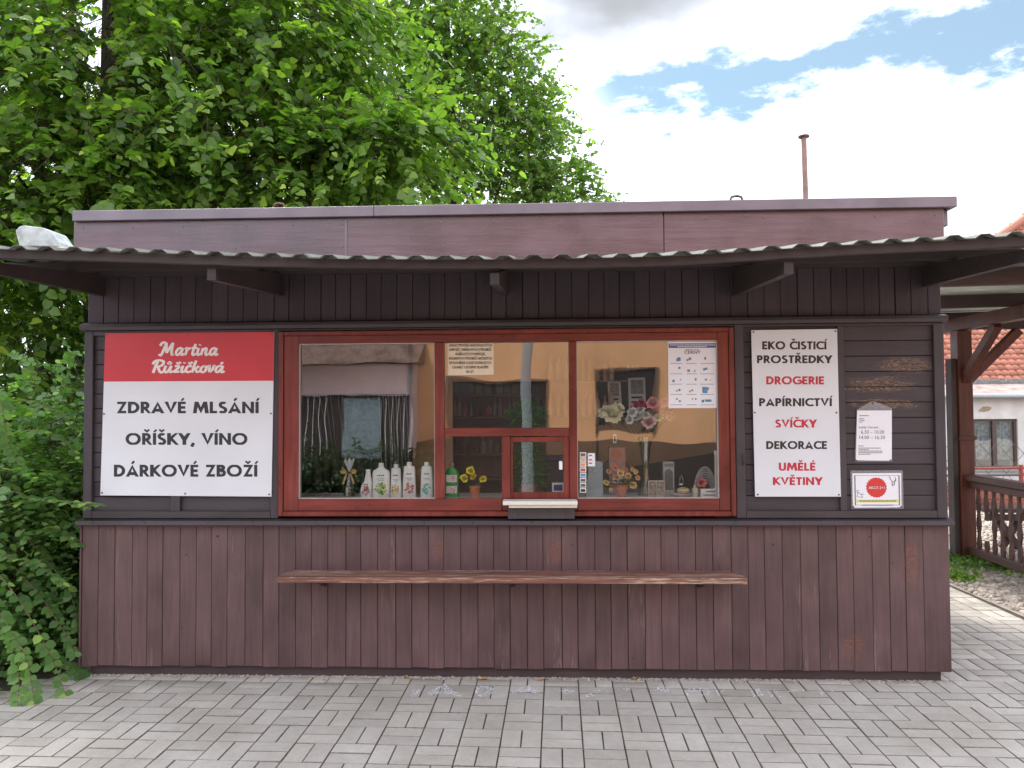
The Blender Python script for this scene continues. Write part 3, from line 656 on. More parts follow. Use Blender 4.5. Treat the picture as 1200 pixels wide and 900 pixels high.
# roof hooks and vent pipe
m_rust = plain('rusty_steel', (.16, .075, .05), .6, .3, 40, metal=.3)
def hook(px, r, mat):
    p = pt(px, 236, -.03); mb = MB()
    mb.tube([(p.x-r, p.y, zc1-.03), (p.x-r, p.y, zc1+.015), (p.x-r*.8, p.y, zc1+.034), (p.x, p.y, zc1+.040), (p.x+r*.8, p.y, zc1+.034), (p.x+r, p.y, zc1+.015), (p.x+r, p.y, zc1-.03)], .008, 8)
    mb.build('lifting_eye', mat, K, smooth=True)
hook(863, .036, m_screw); hook(327, .034, m_rust)
pv = pt(944.5, 200, 1.3); pz = pt(943, 161, 1.3).z
mb = MB(); mb.tube([(pv.x, 1.3, zc1-.05), (pv.x-.012, 1.3, pz)], .020, 12); mb.build('vent_pipe', plain('pipe_brown', (.30, .18, .15), .55, .2, 20), K, smooth=True)
mb = MB(); mb.tube([(pv.x-.012, 1.3, pz), (pv.x-.012, 1.3, pz+.012)], .042, 12); mb.build('pipe_collar', m_rust, K)

# canopy: sagging corrugated sheets on two long beams and five brackets
YC = -1.04
crest = [(-60, 285), (0, 287), (137, 290.5), (265, 295.5), (420, 299), (600, 299), (740, 297.5), (830, 293), (950, 284.5), (1040, 279.5), (1148, 275), (1200, 271.5), (1270, 267)]
cz = [(pt(a, b, YC).x, pt(a, b, YC).z) for a, b in crest]
def zfront(x):
    if x <= cz[0][0]: return cz[0][1]
    for (xa, za), (xb, zb_) in zip(cz, cz[1:]):
        if x <= xb: return za+(zb_-za)*(x-xa)/(xb-xa)
    return cz[-1][1]+(x-cz[-1][0])*.02
ZW = 2.545
def zsheet(x, y):       # height of crest line
    t = (y-YC)/(0-YC); return zfront(x)*(1-t)+ZW*t
CX0, CX1 = XL-.28, XR+.30
per = .142
rg = random.Random(2)
npan = 6; pw = (CX1-CX0)/npan; nper = round(pw/per); per = pw/nper
for p in range(npan):
    V = []; x0 = CX0+p*pw; prof = []
    for k in range(nper+(1 if p < npan-1 else 0)):
        xa = x0+k*per; prof += [(xa+.02, 0), (xa+.058, 0), (xa+.085, -.018), (xa+per-.007, -.018)]
    if p == npan-1: prof.append((CX1+.01, -.004))
    ys = [YC-.018+rg.uniform(-.008, .008), YC+.3, YC+.62, -.062]
    lift = .003*(p % 2)
    for y in ys:
        for (x, dz) in prof: V.append((x, y, zsheet(x, y)+dz+lift))
    n = len(prof); F = [(r*n+i, r*n+i+1, (r+1)*n+i+1, (r+1)*n+i) for r in range(len(ys)-1) for i in range(n-1)]
    mb = MB(); mb.add(V, F); o = mb.build('corrugated_sheet', m_sheet, K)
    sm = o.modifiers.new('thickness', 'SOLIDIFY'); sm.thickness = .0028; sm.offset = -1
def longbeam(name, y, dz, w, h, x0, x1, mat):
    mb = MB(); nseg = 14; V = []; F = []
    for i in range(nseg+1):
        x = x0+(x1-x0)*i/nseg; z = zsheet(x, y)+dz
        V += [(x, y-w/2, z), (x, y+w/2, z), (x, y+w/2, z-h), (x, y-w/2, z-h)]
    for i in range(nseg):
        a = i*4; b = a+4
        F += [(a, b, b+1, a+1), (a+1, b+1, b+2, a+2), (a+2, b+2, b+3, a+3), (a+3, b+3, b, a)]
    F += [(0, 1, 2, 3), (4*nseg+3, 4*nseg+2, 4*nseg+1, 4*nseg)]
    mb.add(V, F); return mb.build(name, mat, K)
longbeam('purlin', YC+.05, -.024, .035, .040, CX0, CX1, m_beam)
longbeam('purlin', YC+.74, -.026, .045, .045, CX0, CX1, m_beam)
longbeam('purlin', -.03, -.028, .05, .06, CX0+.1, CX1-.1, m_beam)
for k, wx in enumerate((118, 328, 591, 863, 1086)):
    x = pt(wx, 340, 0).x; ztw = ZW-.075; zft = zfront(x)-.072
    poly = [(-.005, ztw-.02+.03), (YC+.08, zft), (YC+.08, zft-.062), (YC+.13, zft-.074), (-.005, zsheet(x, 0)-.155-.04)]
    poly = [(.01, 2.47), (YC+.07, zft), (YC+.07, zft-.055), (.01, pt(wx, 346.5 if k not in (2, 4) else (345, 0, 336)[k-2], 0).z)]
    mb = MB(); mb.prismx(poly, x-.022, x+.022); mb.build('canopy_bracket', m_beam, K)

# counter board along the front
zs = pt(600, 668, 0).z; yb = -.20
xs0, xs1 = pt(322, 680, yb).x, pt(877.5, 680, yb).x
mb = MB(); V = []
for z in (zs-.001, zs-.036):
    V += [(xs0+.0, yb+.03, z), (xs0+.045, -.002, z), (xs1-.055, -.002, z), (xs1, yb+.03, z), (xs1-.008, yb, z), (xs0+.008, yb, z)]
V = V[:6]+V[6:]
mb.add(V, [(5, 4, 3, 2, 1, 0), (6, 7, 8, 9, 10, 11)]+[(i, (i+1) % 6, (i+1) % 6+6, i+6) for i in range(6)])
sb = mb.build('counter_shelf', m_shelf, K)
bm_ = sb.modifiers.new('bevel', 'BEVEL'); bm_.width = .005; bm_.segments = 2
for px in (380, 600, 820):
    x = pt(px, 690, 0).x; mb = MB(); mb.prismx([(-.003, zs-.038), (yb+.07, zs-.038), (-.003, zs-.10)], x-.014, x+.014); mb.build('shelf_bracket', m_beam, K)

# window: red frame, four fixed panes and the serving hatch
def fb(parent, n, x0, x1, z0, z1, y0, y1, vertical, c=.003): return bx(n, x0, x1, y0, y1, z0, z1, m_redz if vertical else m_red, c, parent)
cxw = (xx_(328)+xx_(860))/2
wf = MB(); wf_x0, wf_x1, wf_z0, wf_z1 = xx_(328.5), xx_(859.5), zz_(604), zz_(386.5)
for args in ((wf_x0, wf_x0+.028, wf_z0, wf_z1), (wf_x1-.028, wf_x1, wf_z0, wf_z1)): wf.box(args[0], args[1], -.04, .03, args[2], args[3], .004)
wf.box(wf_x0+.0285, wf_x1-.0285, -.038, .03, wf_z1-.026, wf_z1, .004); wf.box(wf_x0+.0285, wf_x1-.0285, -.042, .03, wf_z0, wf_z0+.030, .004)
shop_window = wf.build('window_frame', m_redz, K)
W = shop_window
yA, yB = -.024, .034
Z0, Z1 = zz_(584), zz_(401); zfb, zft = wf_z0+.0305, wf_z1-.0265
xl_, xr_ = wf_x0+.0285, wf_x1-.0285
fb(W, 'stile', xl_, xx_(351), zfb, zft, yA, yB, True)
fb(W, 'stile', xx_(841), xr_, zfb, zft, yA, yB, True)
fb(W, 'rail', xx_(351)+.0005, xx_(841)-.0005, Z1, zft, yA+.002, yB, False)
fb(W, 'rail', xx_(351)+.0005, xx_(588)-.0005, zfb, Z0, yA+.002, yB, False)
fb(W, 'rail', xx_(676)+.0005, xx_(841)-.0005, zfb, Z0, yA+.002, yB, False)
fb(W, 'rail', xx_(588), xx_(676), zfb, Z0, yA+.006, yB, False)
fb(W, 'mullion', xx_(510), xx_(521), Z0+.0005, Z1-.0005, yA, yB, True)
fb(W, 'mullion', xx_(667), xx_(676), Z0+.0005, Z1-.0005, yA, yB, True)
fb(W, 'mullion', xx_(588), xx_(598), Z0+.0005, zz_(511)-.0005, yA+.001, yB, True)
fb(W, 'rail', xx_(521)+.0005, xx_(667)-.0005, zz_(511), zz_(501.5), yA+.001, yB, False)
def pane(x0, x1, z0, z1, y=.008, parent=W):
    mb = MB(); mb.box(x0-.003, x1+.003, y, y+.004, z0-.003, z1+.003, 0); return mb.build('pane', m_glass, parent)
pane(xx_(351), xx_(510), Z0, Z1); pane(xx_(521), xx_(667), zz_(501.5), Z1); pane(xx_(521), xx_(588), Z0, zz_(511)); pane(xx_(676), xx_(841), Z0, Z1)
m_bead = plain('putty_white', (.5, .46, .42), .6, .1)
for (u, v, w_, h_) in ((351, 510, Z0, Z1), (676, 841, Z0, Z1)):
    mb = MB(); x0, x1 = xx_(u), xx_(v)
    mb.box(x0, x0+.004, yA+.012, .007, w_, h_); mb.box(x1-.004, x1, yA+.012, .007, w_, h_); mb.box(x0+.0045, x1-.0045, yA+.012, .007, w_, w_+.004); mb.box(x0+.0045, x1-.0045, yA+.012, .007, h_-.004, h_)
    mb.build('glazing_bead', m_bead, W)
# hatch
hx0, hx1, hz0, hz1 = xx_(598)+.002, xx_(667)-.002, Z0+.001, zz_(512)
gx0, gx1, gz0, gz1 = xx_(600.5), xx_(660), zz_(577), zz_(518)
hm = MB(); hy0, hy1 = -.012, .02
hm.box(hx0, gx0, hy0, hy1, hz0, hz1, .002); hm.box(gx1, hx1, hy0, hy1, hz0, hz1, .002); hm.box(gx0+.0005, gx1-.0005, hy0, hy1, gz1, hz1, .002); hm.box(gx0+.0005, gx1-.0005, hy0, hy1, hz0, gz0, .002)
hatch = hm.build('serving_hatch', m_redz, K)
pane(gx0, gx1, gz0, gz1, .002, hatch)
mb = MB(); hp = rect(655, 550, 659, 540); mb.box(hp[0], hp[1], -.03, -.012, hp[2], hp[3], .002); mb.build('hatch_handle', m_plastw, hatch)
# white ledge under the hatch with dark board below
m_ledge = plain('ledge_cream_paint', (.74, .71, .66), .45, .06, 20)
lx0, lx1 = pt(589, 590, -.13).x+.0, pt(677, 590, -.13).x
mb = MB(); z1_ = zz_(585)+.004; mb.box(lx0, lx1, -.13, -.025, z1_-.024, z1_, .003); mb.build('serving_ledge', m_ledge, K)
mb = MB(); mb.box(lx0+.035, lx1-.002, -.115, -.044, z1_-.042, z1_-.0245, .002); mb.build('ledge_batten', plain('ledge_yellowed', (.68, .62, .45), .5, .06), K)
mb = MB(); mb.box(xx_(595), xx_(672), -.058, -.043, zz_(606.5), zz_(594), .002); mb.build('ledge_board', m_frm, K)
mb = MB()
for px in (590, 600.5): 
    p = pt(px, 394, yA); mb.tube([(p.x, yA-.0035, p.z), (p.x, yA+.01, p.z)], .0075, 10)
mb.build('screw_hole', m_ink, K)
# small hook on the stile right of the window
mb = MB(); p = pt(870, 538, Yf)
mb.tube([(p.x, Yf-.012, p.z+.035), (p.x+.006, Yf-.016, p.z+.02), (p.x-.004, Yf-.014, p.z+.004), (p.x+.006, Yf-.016, p.z-.014), (p.x, Yf-.008, p.z-.034)], .0045, 8); mb.build('hook', m_ink, K, smooth=True)
# nail heads along the rails
mb = MB(); rg = random.Random(4)
for px in range(120, 1105, 62):
    for zc_, y_ in ((Z_S1-.02, -.0475), ((ZT0+ZT1)/2, -.051)):
        x = pt(px+rg.uniform(-8, 8), 500).x; mb.tube([(x, y_-.002, zc_+rg.uniform(-.004, .004)), (x, y_+.002, zc_)], .0035, 7)
for px, py in ((255, 628.5), (218, 650), (213, 735), (741, 771), (906, 638), (1019, 629), (1046, 660), (670, 638)):
    p = pt(px, py, 0); mb.tube([(p.x, -.0025, p.z), (p.x, .004, p.z)], rg.uniform(.0035, .008), 8)
mb.build('nail_heads', m_ink, K); 

# interior
ZD = Z0-.004           # display board height
bx('display_board', xx_(335), xx_(852), .042, .34, ZD-.02, ZD, plain('display_white', (.62, .62, .60), .5, .08), .002)
bx('interior_panel', xx_(335), xx_(852), .345, .36, Z_B+.06, ZD-.002, m_dark, 0)
def irect(a, b, c, d, y): return rect(a, b, c, d, y)
# tan panels added to imitate the ochre reflection, open where the shop shelves show
yP = .95
def tanp(a, b, c, d):
    x0, x1, z0, z1 = rect(a, b, c, d, yP); bx('tan_reflection_panel', x0, x1, yP, yP+.02, z0, z1, m_tanrefl, .001)
tanp(484, 380, 530, 700); tanp(530.6, 380, 641, 447); tanp(641.6, 380, 700, 700); tanp(700.6, 380, 900, 700)
yB2 = 1.75
# shelf unit in the opening
x0, x1, z0, z1 = rect(500, 640, 690, 430, yB2)
su = thing('shop_shelf', 'open shop shelf with bottles seen through the middle window pane', 'shelf', ((x0+x1)/2, yB2, z0))
m_shw = plain('shelf_board_brown', (.34, .17, .13), .5, .1)
for py in (461.5, 488, 531, 560):
    z = pt(600, py, yB2-.1).z; mb = MB(); mb.box(x0, x1, yB2-.12, yB2+.12, z-.02, z, .002); mb.build('shelf_board', m_shw, su)
mb = MB(); mb.box(x0, x1, yB2+.122, yB2+.14, z0, z1, 0); mb.build('back_board', plain('shelf_back', (.32, .20, .17), .6, .1), su)
rg = random.Random(21)
ORD = ('leftmost', 'second from left', 'third from left', 'fourth from left', 'fifth from left', 'sixth from left', 'seventh from left', 'eighth from left', 'ninth from left', 'tenth from left', 'eleventh from left', 'twelfth from left', 'thirteenth from left', 'fourteenth from left', 'rightmost')
def small_bottle(px, w, top, base, mat, y, neck=True, label=None, cat='bottle', group='goods on the shop shelf', box=False, name=None, capmat=None):
    p0 = pt(px-w/2, base, y); p1 = pt(px+w/2, top, y); wd_ = (p1.x-p0.x)/2; h = pt(px, top, y).z-pt(px, base, y).z; cx_ = (p0.x+p1.x)/2; zb_ = p0.z
    mb = MB()
    if box: mb.box(cx_-wd_, cx_+wd_, y-wd_*.6, y+wd_*.6, zb_, zb_+h, .003)
    elif neck: mb.lathe([(wd_*.9, 0), (wd_, .01*h), (wd_, .52*h), (wd_*.75, .64*h), (wd_*.3, .74*h), (wd_*.28, .98*h), (wd_*.22, h)], (cx_, y, zb_), 12)
    else: mb.lathe([(wd_*.9, 0), (wd_, .03*h), (wd_, .78*h), (wd_*.6, .86*h), (wd_*.6, .98*h), (wd_*.5, h)], (cx_, y, zb_), 12)
    o = mb.build(name or ('carton' if box else 'bottle'), mat, smooth=not box); tag(o, label, cat, group); return o
pal = [plain('goods_%s' % n, c, .35, .1) for n, c in (('grey', (.30, .30, .31)), ('rose', (.45, .16, .16)), ('clear', (.42, .38, .36)), ('amber', (.25, .10, .05)), ('wine', (.12, .03, .03)), ('sand', (.4, .3, .2)), ('red', (.5, .05, .05)), ('blue', (.12, .18, .3)))]
for k, px in enumerate((534, 542.5, 551, 561.5, 572, 585, 594.5, 604)):
    small_bottle(px, 8, 449, 461.5, pal[(0, 0, 0, 5, 0, 2, 5, 5)[k]], yB2-.05, box=True, label=('leftmost grey carton', 'second grey carton', 'third grey carton', 'sand coloured carton left of centre', 'lone grey carton right of centre', 'off white carton', 'sand coloured carton', 'rightmost sand coloured carton')[k]+' on the top board of the shop shelf', cat='carton', group='cartons on the top shelf board')
for k, (px, w, tp) in enumerate(((532.5, 6, 467), (538, 5, 464), (544.5, 7, 470), (552, 6, 468), (560, 5, 461), (571, 12, 474), (580, 5, 466), (586, 5, 464), (591.5, 5, 467), (597, 5, 464), (602, 4.5, 466), (606, 4.5, 464), (612, 5, 466), (629.5, 6, 453), (634, 7, 468))):
    small_bottle(px, w, tp, 488, pal[(5, 2, 1, 0, 3, 6, 2, 2, 1, 2, 2, 2, 2, 0, 4)[k]], yB2-.04, neck=k != 5, label=ORD[k]+' small bottle on the second board of the shop shelf', group='bottles on the second shelf board')
for k, (px, w, tp) in enumerate(((533, 12, 512), (543, 6, 509), (552, 7, 511), (559, 6, 512), (566, 8, 511), (574, 7, 512), (581, 8, 514), (589, 6, 512), (646, 8, 512), (654, 6, 514))):
    small_bottle(px, w, tp, 531, pal[(4, 3, 4, 3, 2, 5, 3, 4, 3, 6)[k]], yB2-.04, neck=k % 2 == 0, label=ORD[k]+' dark bottle on the third board of the shop shelf', group='bottles on the third shelf board')
# high shelf with pale bottles along the tan reflection panels
yS = .86
x0, x1, z0, z1 = rect(642, 450, 735, 440, yS)
for tt, (py, top0) in enumerate(((446.5, 417), (488, 460))):
    z = pt(690, py, yS).z
    mb = MB(); mb.box(x0, x1, yS-.06, yP-.001, z-.006, z, .001); o = mb.build('glass_shelf', plain('tan_shelf_edge', (.50, .33, .21), .3, .05)); tag(o, ('upper' if tt == 0 else 'lower')+' thin tan shelf holding pale bottles inside the window', 'shelf')
    for k, px in enumerate((645, 654, 662.5, 683, 691, 700, 709, 716)):
        small_bottle(px, 6.5, top0+rg.uniform(-2, 5), py, plain('pale_bottle', (.56, .40, .28), .35, .05), yS-.01, neck=k % 3 != 1, label=ORD[k]+' pale bottle on the %s thin shelf inside the window' % ('upper' if tt == 0 else 'lower'), group='pale bottles on the %s thin shelf' % ('upper' if tt == 0 else 'lower'))
# dark board imitating the mirrored dark window, with two papers, right pane
yN = .93
def quad_board(name, q, y, mat, parent=None, th=.006):
    mb = MB(); P = [pt(a, b, y) for a, b in q]; mb.prism([(p.x, p.z) for p in P], y, y+th); return mb.build(name, mat, parent)
nb = quad_board('reflection_window_board', [(697, 500), (762, 480), (768, 430), (702, 441)], yN, m_dark); tag(nb, 'dark slanting board imitating a mirrored window, with two papers behind the right pane', 'reflection stand-in')
m_photo = plain('print_mixed', (.30, .27, .26), .5, .5, 70)
for k, q in enumerate((((713, 482), (729, 480), (727, 446), (712, 447)), ((737, 481), (757, 478), (756, 442), (736, 443)))):
    pb = quad_board('paper', q, yN-.006, m_paper, nb, .004)
    for j, (u0, v0, u1, v1, mt) in enumerate(((.12, .5, .88, .92, m_photo), (.15, .36, .8, .42, m_ink), (.15, .22, .85, .28, m_ink), (.1, .05, .4, .14, m_inkr))):
        A, B = pt(*q[0], yN), pt(*q[2], yN); mb = MB(); xa, xb = A.x, B.x; za, zb_ = A.z, B.z
        mb.box(xa+(xb-xa)*u0, xa+(xb-xa)*u1, yN-.0072, yN-.0062, za+(zb_-za)*v0, za+(zb_-za)*v1); mb.build('print', mt, pb)
mb = MB(); plc = lambda y: (lambda X, Z, d: (X, y-d, Z))
for s_, a_, b_ in (('iP', 712, 723), ('MF', 735, 750)):
    p = pt(a_, 435, yP); p2 = pt(b_, 435, yP); text_font(mb, s_, p.x, p2.x, p.z, .045, plc(yP), bold=1)
o = mb.build('wall_lettering', plain('cream_letters', (.8, .76, .7), .5, .02)); tag(o, 'pale letters reading iP and MF on the tan reflection panel', 'lettering')
# dark slanting panel added to imitate the mirrored dark ground, low right
q = quad_board('reflection_dark_panel', [(676, 600), (860, 600), (860, 527), (800, 537), (740, 547), (676, 552)], .56, m_dark); tag(q, 'dark slanting panel imitating the mirrored dark ground, behind the goods in the right pane', 'counter')
# cloth and cords added behind the left pane to imitate the mirrored house front
yQ = .55
cc = thing('reflection_front', 'dark cloth with thin pale cords imitating the mirrored slatted front, behind the left pane', 'curtain', (pt(415, 500, yQ).x, yQ, 1.2))
m_refl_cloth = plain('reflection_dark', (.05, .042, .042), .8, .25, 14)
mb = MB(); P0 = pt(340, 470, yQ); P1 = pt(478, 470, yQ); n = 60; zt_, zl_ = pt(400, 462, yQ).z, ZD+.03
for i in range(n):
    xa = P0.x+(P1.x-P0.x)*i/n; xb = P0.x+(P1.x-P0.x)*(i+1)/n; ya = yQ+.03+.012*math.sin(i*1.4); yb_ = yQ+.03+.012*math.sin((i+1)*1.4)
    mb.add([(xa, ya, zl_), (xb, yb_, zl_), (xb, yb_, zt_), (xa, ya, zt_), (xa, ya+.003, zl_), (xb, yb_+.003, zl_), (xb, yb_+.003, zt_), (xa, ya+.003, zt_)], [(0, 1, 2, 3), (5, 4, 7, 6), (3, 2, 6, 7), (1, 0, 4, 5)])
mb.build('reflection_cloth', m_refl_cloth, cc, smooth=True)
m_refl_strip = plain('reflection_strip_pale', (.40, .37, .35), .7, .1)
for k, (xa, xb, t) in enumerate([(368, 378, .9), (374, 384, .9), (381, 389, .95), (387, 393, .95), (396, 402, .98), (401, 406, .9)]+[(x, x+4, 1.0) for x in (444, 449, 455, 460, 464, 468, 472, 476)]):
    a = pt(xa, 463, yQ-.01); b = pt(xb, 463+(525-463)*t if xa < 410 else 572, yQ-.01); mb = MB(); mb.tube([a, (a+b)/2+Vector((.003, 0, 0)), b], .0016, 5); mb.build('reflection_strip', m_refl_strip, cc)
x0, x1, z0, z1 = rect(400, 538, 446, 466, yQ)
mb = MB(); mb.box(x0, x1, yQ-.006, yQ+.006, z0, z1, .002); mb.build('reflection_blue_panel', plain('reflection_blue', (.10, .13, .15), .6, .4, 60), cc)  # blue panel added to imitate the mirrored house window
x0, x1, z0, z1 = rect(340, 462, 478, 427, yQ-.03)
mb = MB(); mb.box(x0, x1, yQ-.05, yQ+.02, z0, z1, .01); o = mb.build('reflection_band', plain('reflection_mauve', (.44, .33, .33), .6, .06)); tag(o, 'pale mauve band imitating the mirrored house wall in left pane', 'reflection_band')  # mauve band added to imitate the mirrored house wall
x0, x1, z0, z1 = rect(340, 426, 478, 385, yQ)
mb = MB(); mb.box(x0, x1, yQ-.0, yQ+.02, z0, z1, .004); o = mb.build('reflection_roof_board', plain('reflection_brown', (.17, .11, .085), .6, .45, 35)); tag(o, 'mottled brown board imitating the mirrored roof in left pane', 'board')  # brown board added to imitate the mirrored roof
# ------------------------------------------------------------------ signs and notices
def on(y):
    def f(X, Z, d): 
        p = pt(X, -Z, y); return (p.x, y-d, p.z)
    return f
def board(name, q, y, mat, th=.004, label=None, cat=None, parent=None, group=None):
    P = [pt(a, b, y) for a, b in q]; mb = MB(); mb.prism([(p.x, p.z) for p in P], y, y+th)
    o = mb.build(name, mat, parent)
    if label: tag(o, label, cat, group)
    return o
def print_rect(parent, q, y, mat, name='print', d=.0012):
    P = [pt(a, b, y) for a, b in q]; mb = MB(); mb.prism([(p.x, p.z) for p in P], y-d, y-.0002); return mb.build(name, mat, parent)
YS = -.026
s1 = board('sign_board', [(117.5, 580.5), (318, 582), (321.5, 389), (123.5, 390.5)], YS, m_white, .006, 'large white sign with red header and script lettering, left of the window', 'sign')
print_rect(s1, [(121.7, 447.2), (320.4, 446.2), (321.5, 389), (123.5, 390.5)], YS, m_signred, 'red_header')
for txt, x0, x1, yc, yb in (('ZDRAVÉ MLSÁNÍ', 137, 303, 470.7, 484.3), ('OŘÍŠKY, VÍNO', 147.5, 289.7, 507.5, 521.3), ('DÁRKOVÉ ZBOŽÍ', 133.7, 301.4, 544.6, 558.6)):
    mb = MB(); text_strokes(mb, txt, (x0+x1)/2, -yb, yb-yc, x1-x0, on(YS), t=.222, gap=.11); mb.build('lettering', m_ink, s1)
def smooth_line(P, n=6):
    out = []
    for i in range(len(P)-1):
        p0 = P[max(i-1, 0)]; p1 = P[i]; p2 = P[i+1]; p3 = P[min(i+2, len(P)-1)]
        for k in range(n):
            t = k/n; out.append(tuple(.5*((2*p1[a])+(-p0[a]+p2[a])*t+(2*p0[a]-5*p1[a]+4*p2[a]-p3[a])*t*t+(-p0[a]+3*p1[a]-3*p2[a]+p3[a])*t**3) for a in (0, 1)))
    return out+[P[-1]]
SG = {'M': (1.08, [[(-.02, .72), (.04, .93), (.2, 1.0), (.34, .93)], [(.02, .1), (.1, .0), (.2, .12), (.36, .97)], [(.36, .97), (.44, .5), (.5, .18)], [(.5, .18), (.66, .6), (.8, .97)], [(.8, .97), (.82, .4), (.88, .06), (1.0, .1)]]),
 'a': (.6, [[(.42, .42), (.3, .56), (.13, .47), (.05, .22), (.14, .03), (.29, .1), (.42, .42)], [(.46, .56), (.41, .18), (.48, .02), (.62, .12)]]),
 'r': (.44, [[(.02, .45), (.12, .56), (.14, .3), (.1, 0)], [(.12, .28), (.24, .5), (.4, .54)]]),
 't': (.38, [[(.22, .88), (.13, .2), (.2, .02), (.36, .12)], [(.0, .56), (.38, .58)]]),
 'i': (.3, [[(.1, .56), (.07, .16), (.14, .02), (.3, .12)], [(.13, .76), (.15, .84)]]),
 'n': (.56, [[(.08, .56), (.05, .0)], [(.07, .3), (.2, .52), (.34, .5), (.33, .16), (.4, .02), (.56, .12)]]),
 'R': (.78, [[(.27, .93), (.2, .5), (.14, -.04)], [(.0, .68), (.08, .93), (.35, 1.02), (.62, .92), (.62, .66), (.42, .5), (.2, .5)], [(.36, .5), (.48, .18), (.62, .0), (.8, .1)]]),
 'ů': (.58, [[(.06, .56), (.03, .2), (.12, .02), (.27, .1), (.38, .5)], [(.4, .56), (.37, .16), (.45, .02), (.58, .12)], [(.24, .68), (.17, .76), (.24, .86), (.32, .77), (.24, .68)]]),
 'ž': (.44, [[(.04, .52), (.2, .53), (.36, .5)], [(.36, .5), (.05, .05)], [(.05, .05), (.2, .05), (.4, .08)], [(.12, .86), (.22, .72), (.34, .88)]]),
 'č': (.42, [[(.36, .46), (.22, .56), (.06, .4), (.05, .16), (.18, .02), (.4, .12)], [(.12, .86), (.22, .72), (.34, .88)]]),
 'k': (.5, [[(.12, 1.0), (.08, .5), (.04, .0)], [(.38, .54), (.24, .36), (.1, .27)], [(.12, .28), (.26, .18), (.34, .04), (.5, .1)]]),
 'o': (.46, [[(.22, .56), (.06, .4), (.05, .16), (.18, .02), (.33, .12), (.36, .38), (.22, .56)], [(.3, .5), (.46, .46)]]),
 'v': (.46, [[(.0, .5), (.08, .54), (.12, .2), (.17, .02)], [(.17, .02), (.32, .3), (.34, .56), (.46, .48)]])}
def script(mb, txt, x0, x1, zb, hgt, place):
    tot = sum(SG[c][0] for c in txt.replace('á', 'a')); s = (x1-x0)/tot; x = x0; k = 0
    for c in txt:
        base = 'a' if c == 'á' else c
        W_, S_ = SG[base]
        if c == 'á' : S_ = S_+[[(.28, .7), (.4, .86)]]
        for st in S_:
            pts = smooth_line(st, 5) if len(st) > 2 else st
            ribbon(mb, [(p[0]+.18*(p[1]-.3), p[1]) for p in pts], .165 if base not in 'MR' else .175, lambda X, Z, d, x=x: place(x+X*s, zb+Z*hgt, d+.0012), k % 5)
            k += 1
        x += W_*s
m_script = plain('script_white', (.80, .76, .74), .4, .02)
mb = MB(); script(mb, 'Martina', 187, 256, -416.3, 15, on(YS)); mb.build('script_lettering', m_script, s1)
mb = MB(); script(mb, 'Růžičková', 178, 263.5, -436.5, 14, on(YS)); mb.build('script_lettering', m_script, s1)
def screws(parent, pts, y):
    for a, b in pts:
        p = pt(a, b, y); mb = MB(); mb.tube([(p.x, y-.003, p.z), (p.x, y+.001, p.z)], .0055, 8); mb.build('screw', m_screw, parent)
screws(s1, [(119.6, 577.5), (217, 578.5), (315.5, 579.3), (319, 392), (221, 392.5), (126, 393), (122, 485), (317.5, 484.5)], YS)
s2 = board('sign_board', [(885, 582), (985.5, 582), (981, 385.5), (880.5, 387)], YS, m_white, .006, 'tall white sign with black and red lettering, right of the window', 'sign')
for txt, x0, x1, yc, yb, rd_ in (('EKO ČISTICÍ', 893.3, 968.3, 400, 409.5, 0), ('PROSTŘEDKY', 887.2, 974.7, 416.4, 425.6, 0), ('DROGERIE', 898, 965.6, 441, 450.5, 1), ('PAPÍRNICTVÍ', 889.7, 974.7, 466.6, 476, 0),
                                ('SVÍČKY', 908.6, 956.7, 491.6, 501, 1), ('DEKORACE', 898, 969, 516.9, 526.2, 0), ('UMĚLÉ', 912.8, 955.5, 542.2, 551.6, 1), ('KVĚTINY', 906, 963.5, 559.2, 568.4, 1)):
    mb = MB(); text_strokes(mb, txt, (x0+x1)/2, -yb, yb-yc, x1-x0, on(YS), t=.222, gap=.11); mb.build('lettering', m_inkr if rd_ else m_ink, s2)
screws(s2, [(888, 579.5), (983, 579.8), (884.5, 483.5), (980, 483.5), (883, 389), (978.8, 388)], YS)
# opening hours in a plastic pouch
YQ2 = .002
def sheen(name, c, a):
    m, t, b, o = newmat(name); b.inputs['Base Color'].default_value = (*c, 1); b.inputs['Roughness'].default_value = .15; b.inputs['Alpha'].default_value = a; return m
m_pouch = sheen('pouch_film', (.45, .45, .48), .35)
pz_ = board('notice_pouch', [(1001.5, 541), (1045.5, 541), (1045.5, 479), (1043, 477.5), (1025, 470.5), (1021, 470.5), (1004, 480)], -.001, m_pouch, .0015, 'clear pouch with opening hours sheet pinned by one nail to the dark boards', 'notice')
ps = board('paper', [(1003, 539.3), (1045, 540), (1045, 481), (1004.5, 481)], -.003, m_paper, .0015, parent=pz_)
for txt, x0, x1, yb, h_ in (('každý čtvrtek :', 1006.5, 1031, 502, 3.0), ('6.30 – 10.00', 1009, 1036, 508.3, 4.4), ('14.00 – 16.30', 1007, 1037, 514.6, 4.4)):
    mb = MB(); text_font(mb, txt, x0, x1, -yb, h_, on(-.003)); mb.build('lettering', plain('ink_grey', (.10, .10, .12), .5, .02), ps)
mb = MB(); rg = random.Random(5)
for py, x0, x1 in ((487.5, 1007, 1018), (523, 1006, 1012), (525.5, 1006, 1032), (527.3, 1006, 1018), (529, 1006, 1034), (530.8, 1006, 1034), (532.6, 1006, 1020), (491, 1007, 1012), (493, 1007, 1013), (495, 1007, 1011)):
    x = x0
    while x < x1:
        w = rg.uniform(.8, 2.4); a = pt(x, py, -.003); b = pt(min(x+w, x1), py-.8, -.003); mb.box(a.x, b.x, -.0042, -.0031, a.z, b.z); x += w+.5
mb.build('small_print', MATS['ink_grey'], ps)
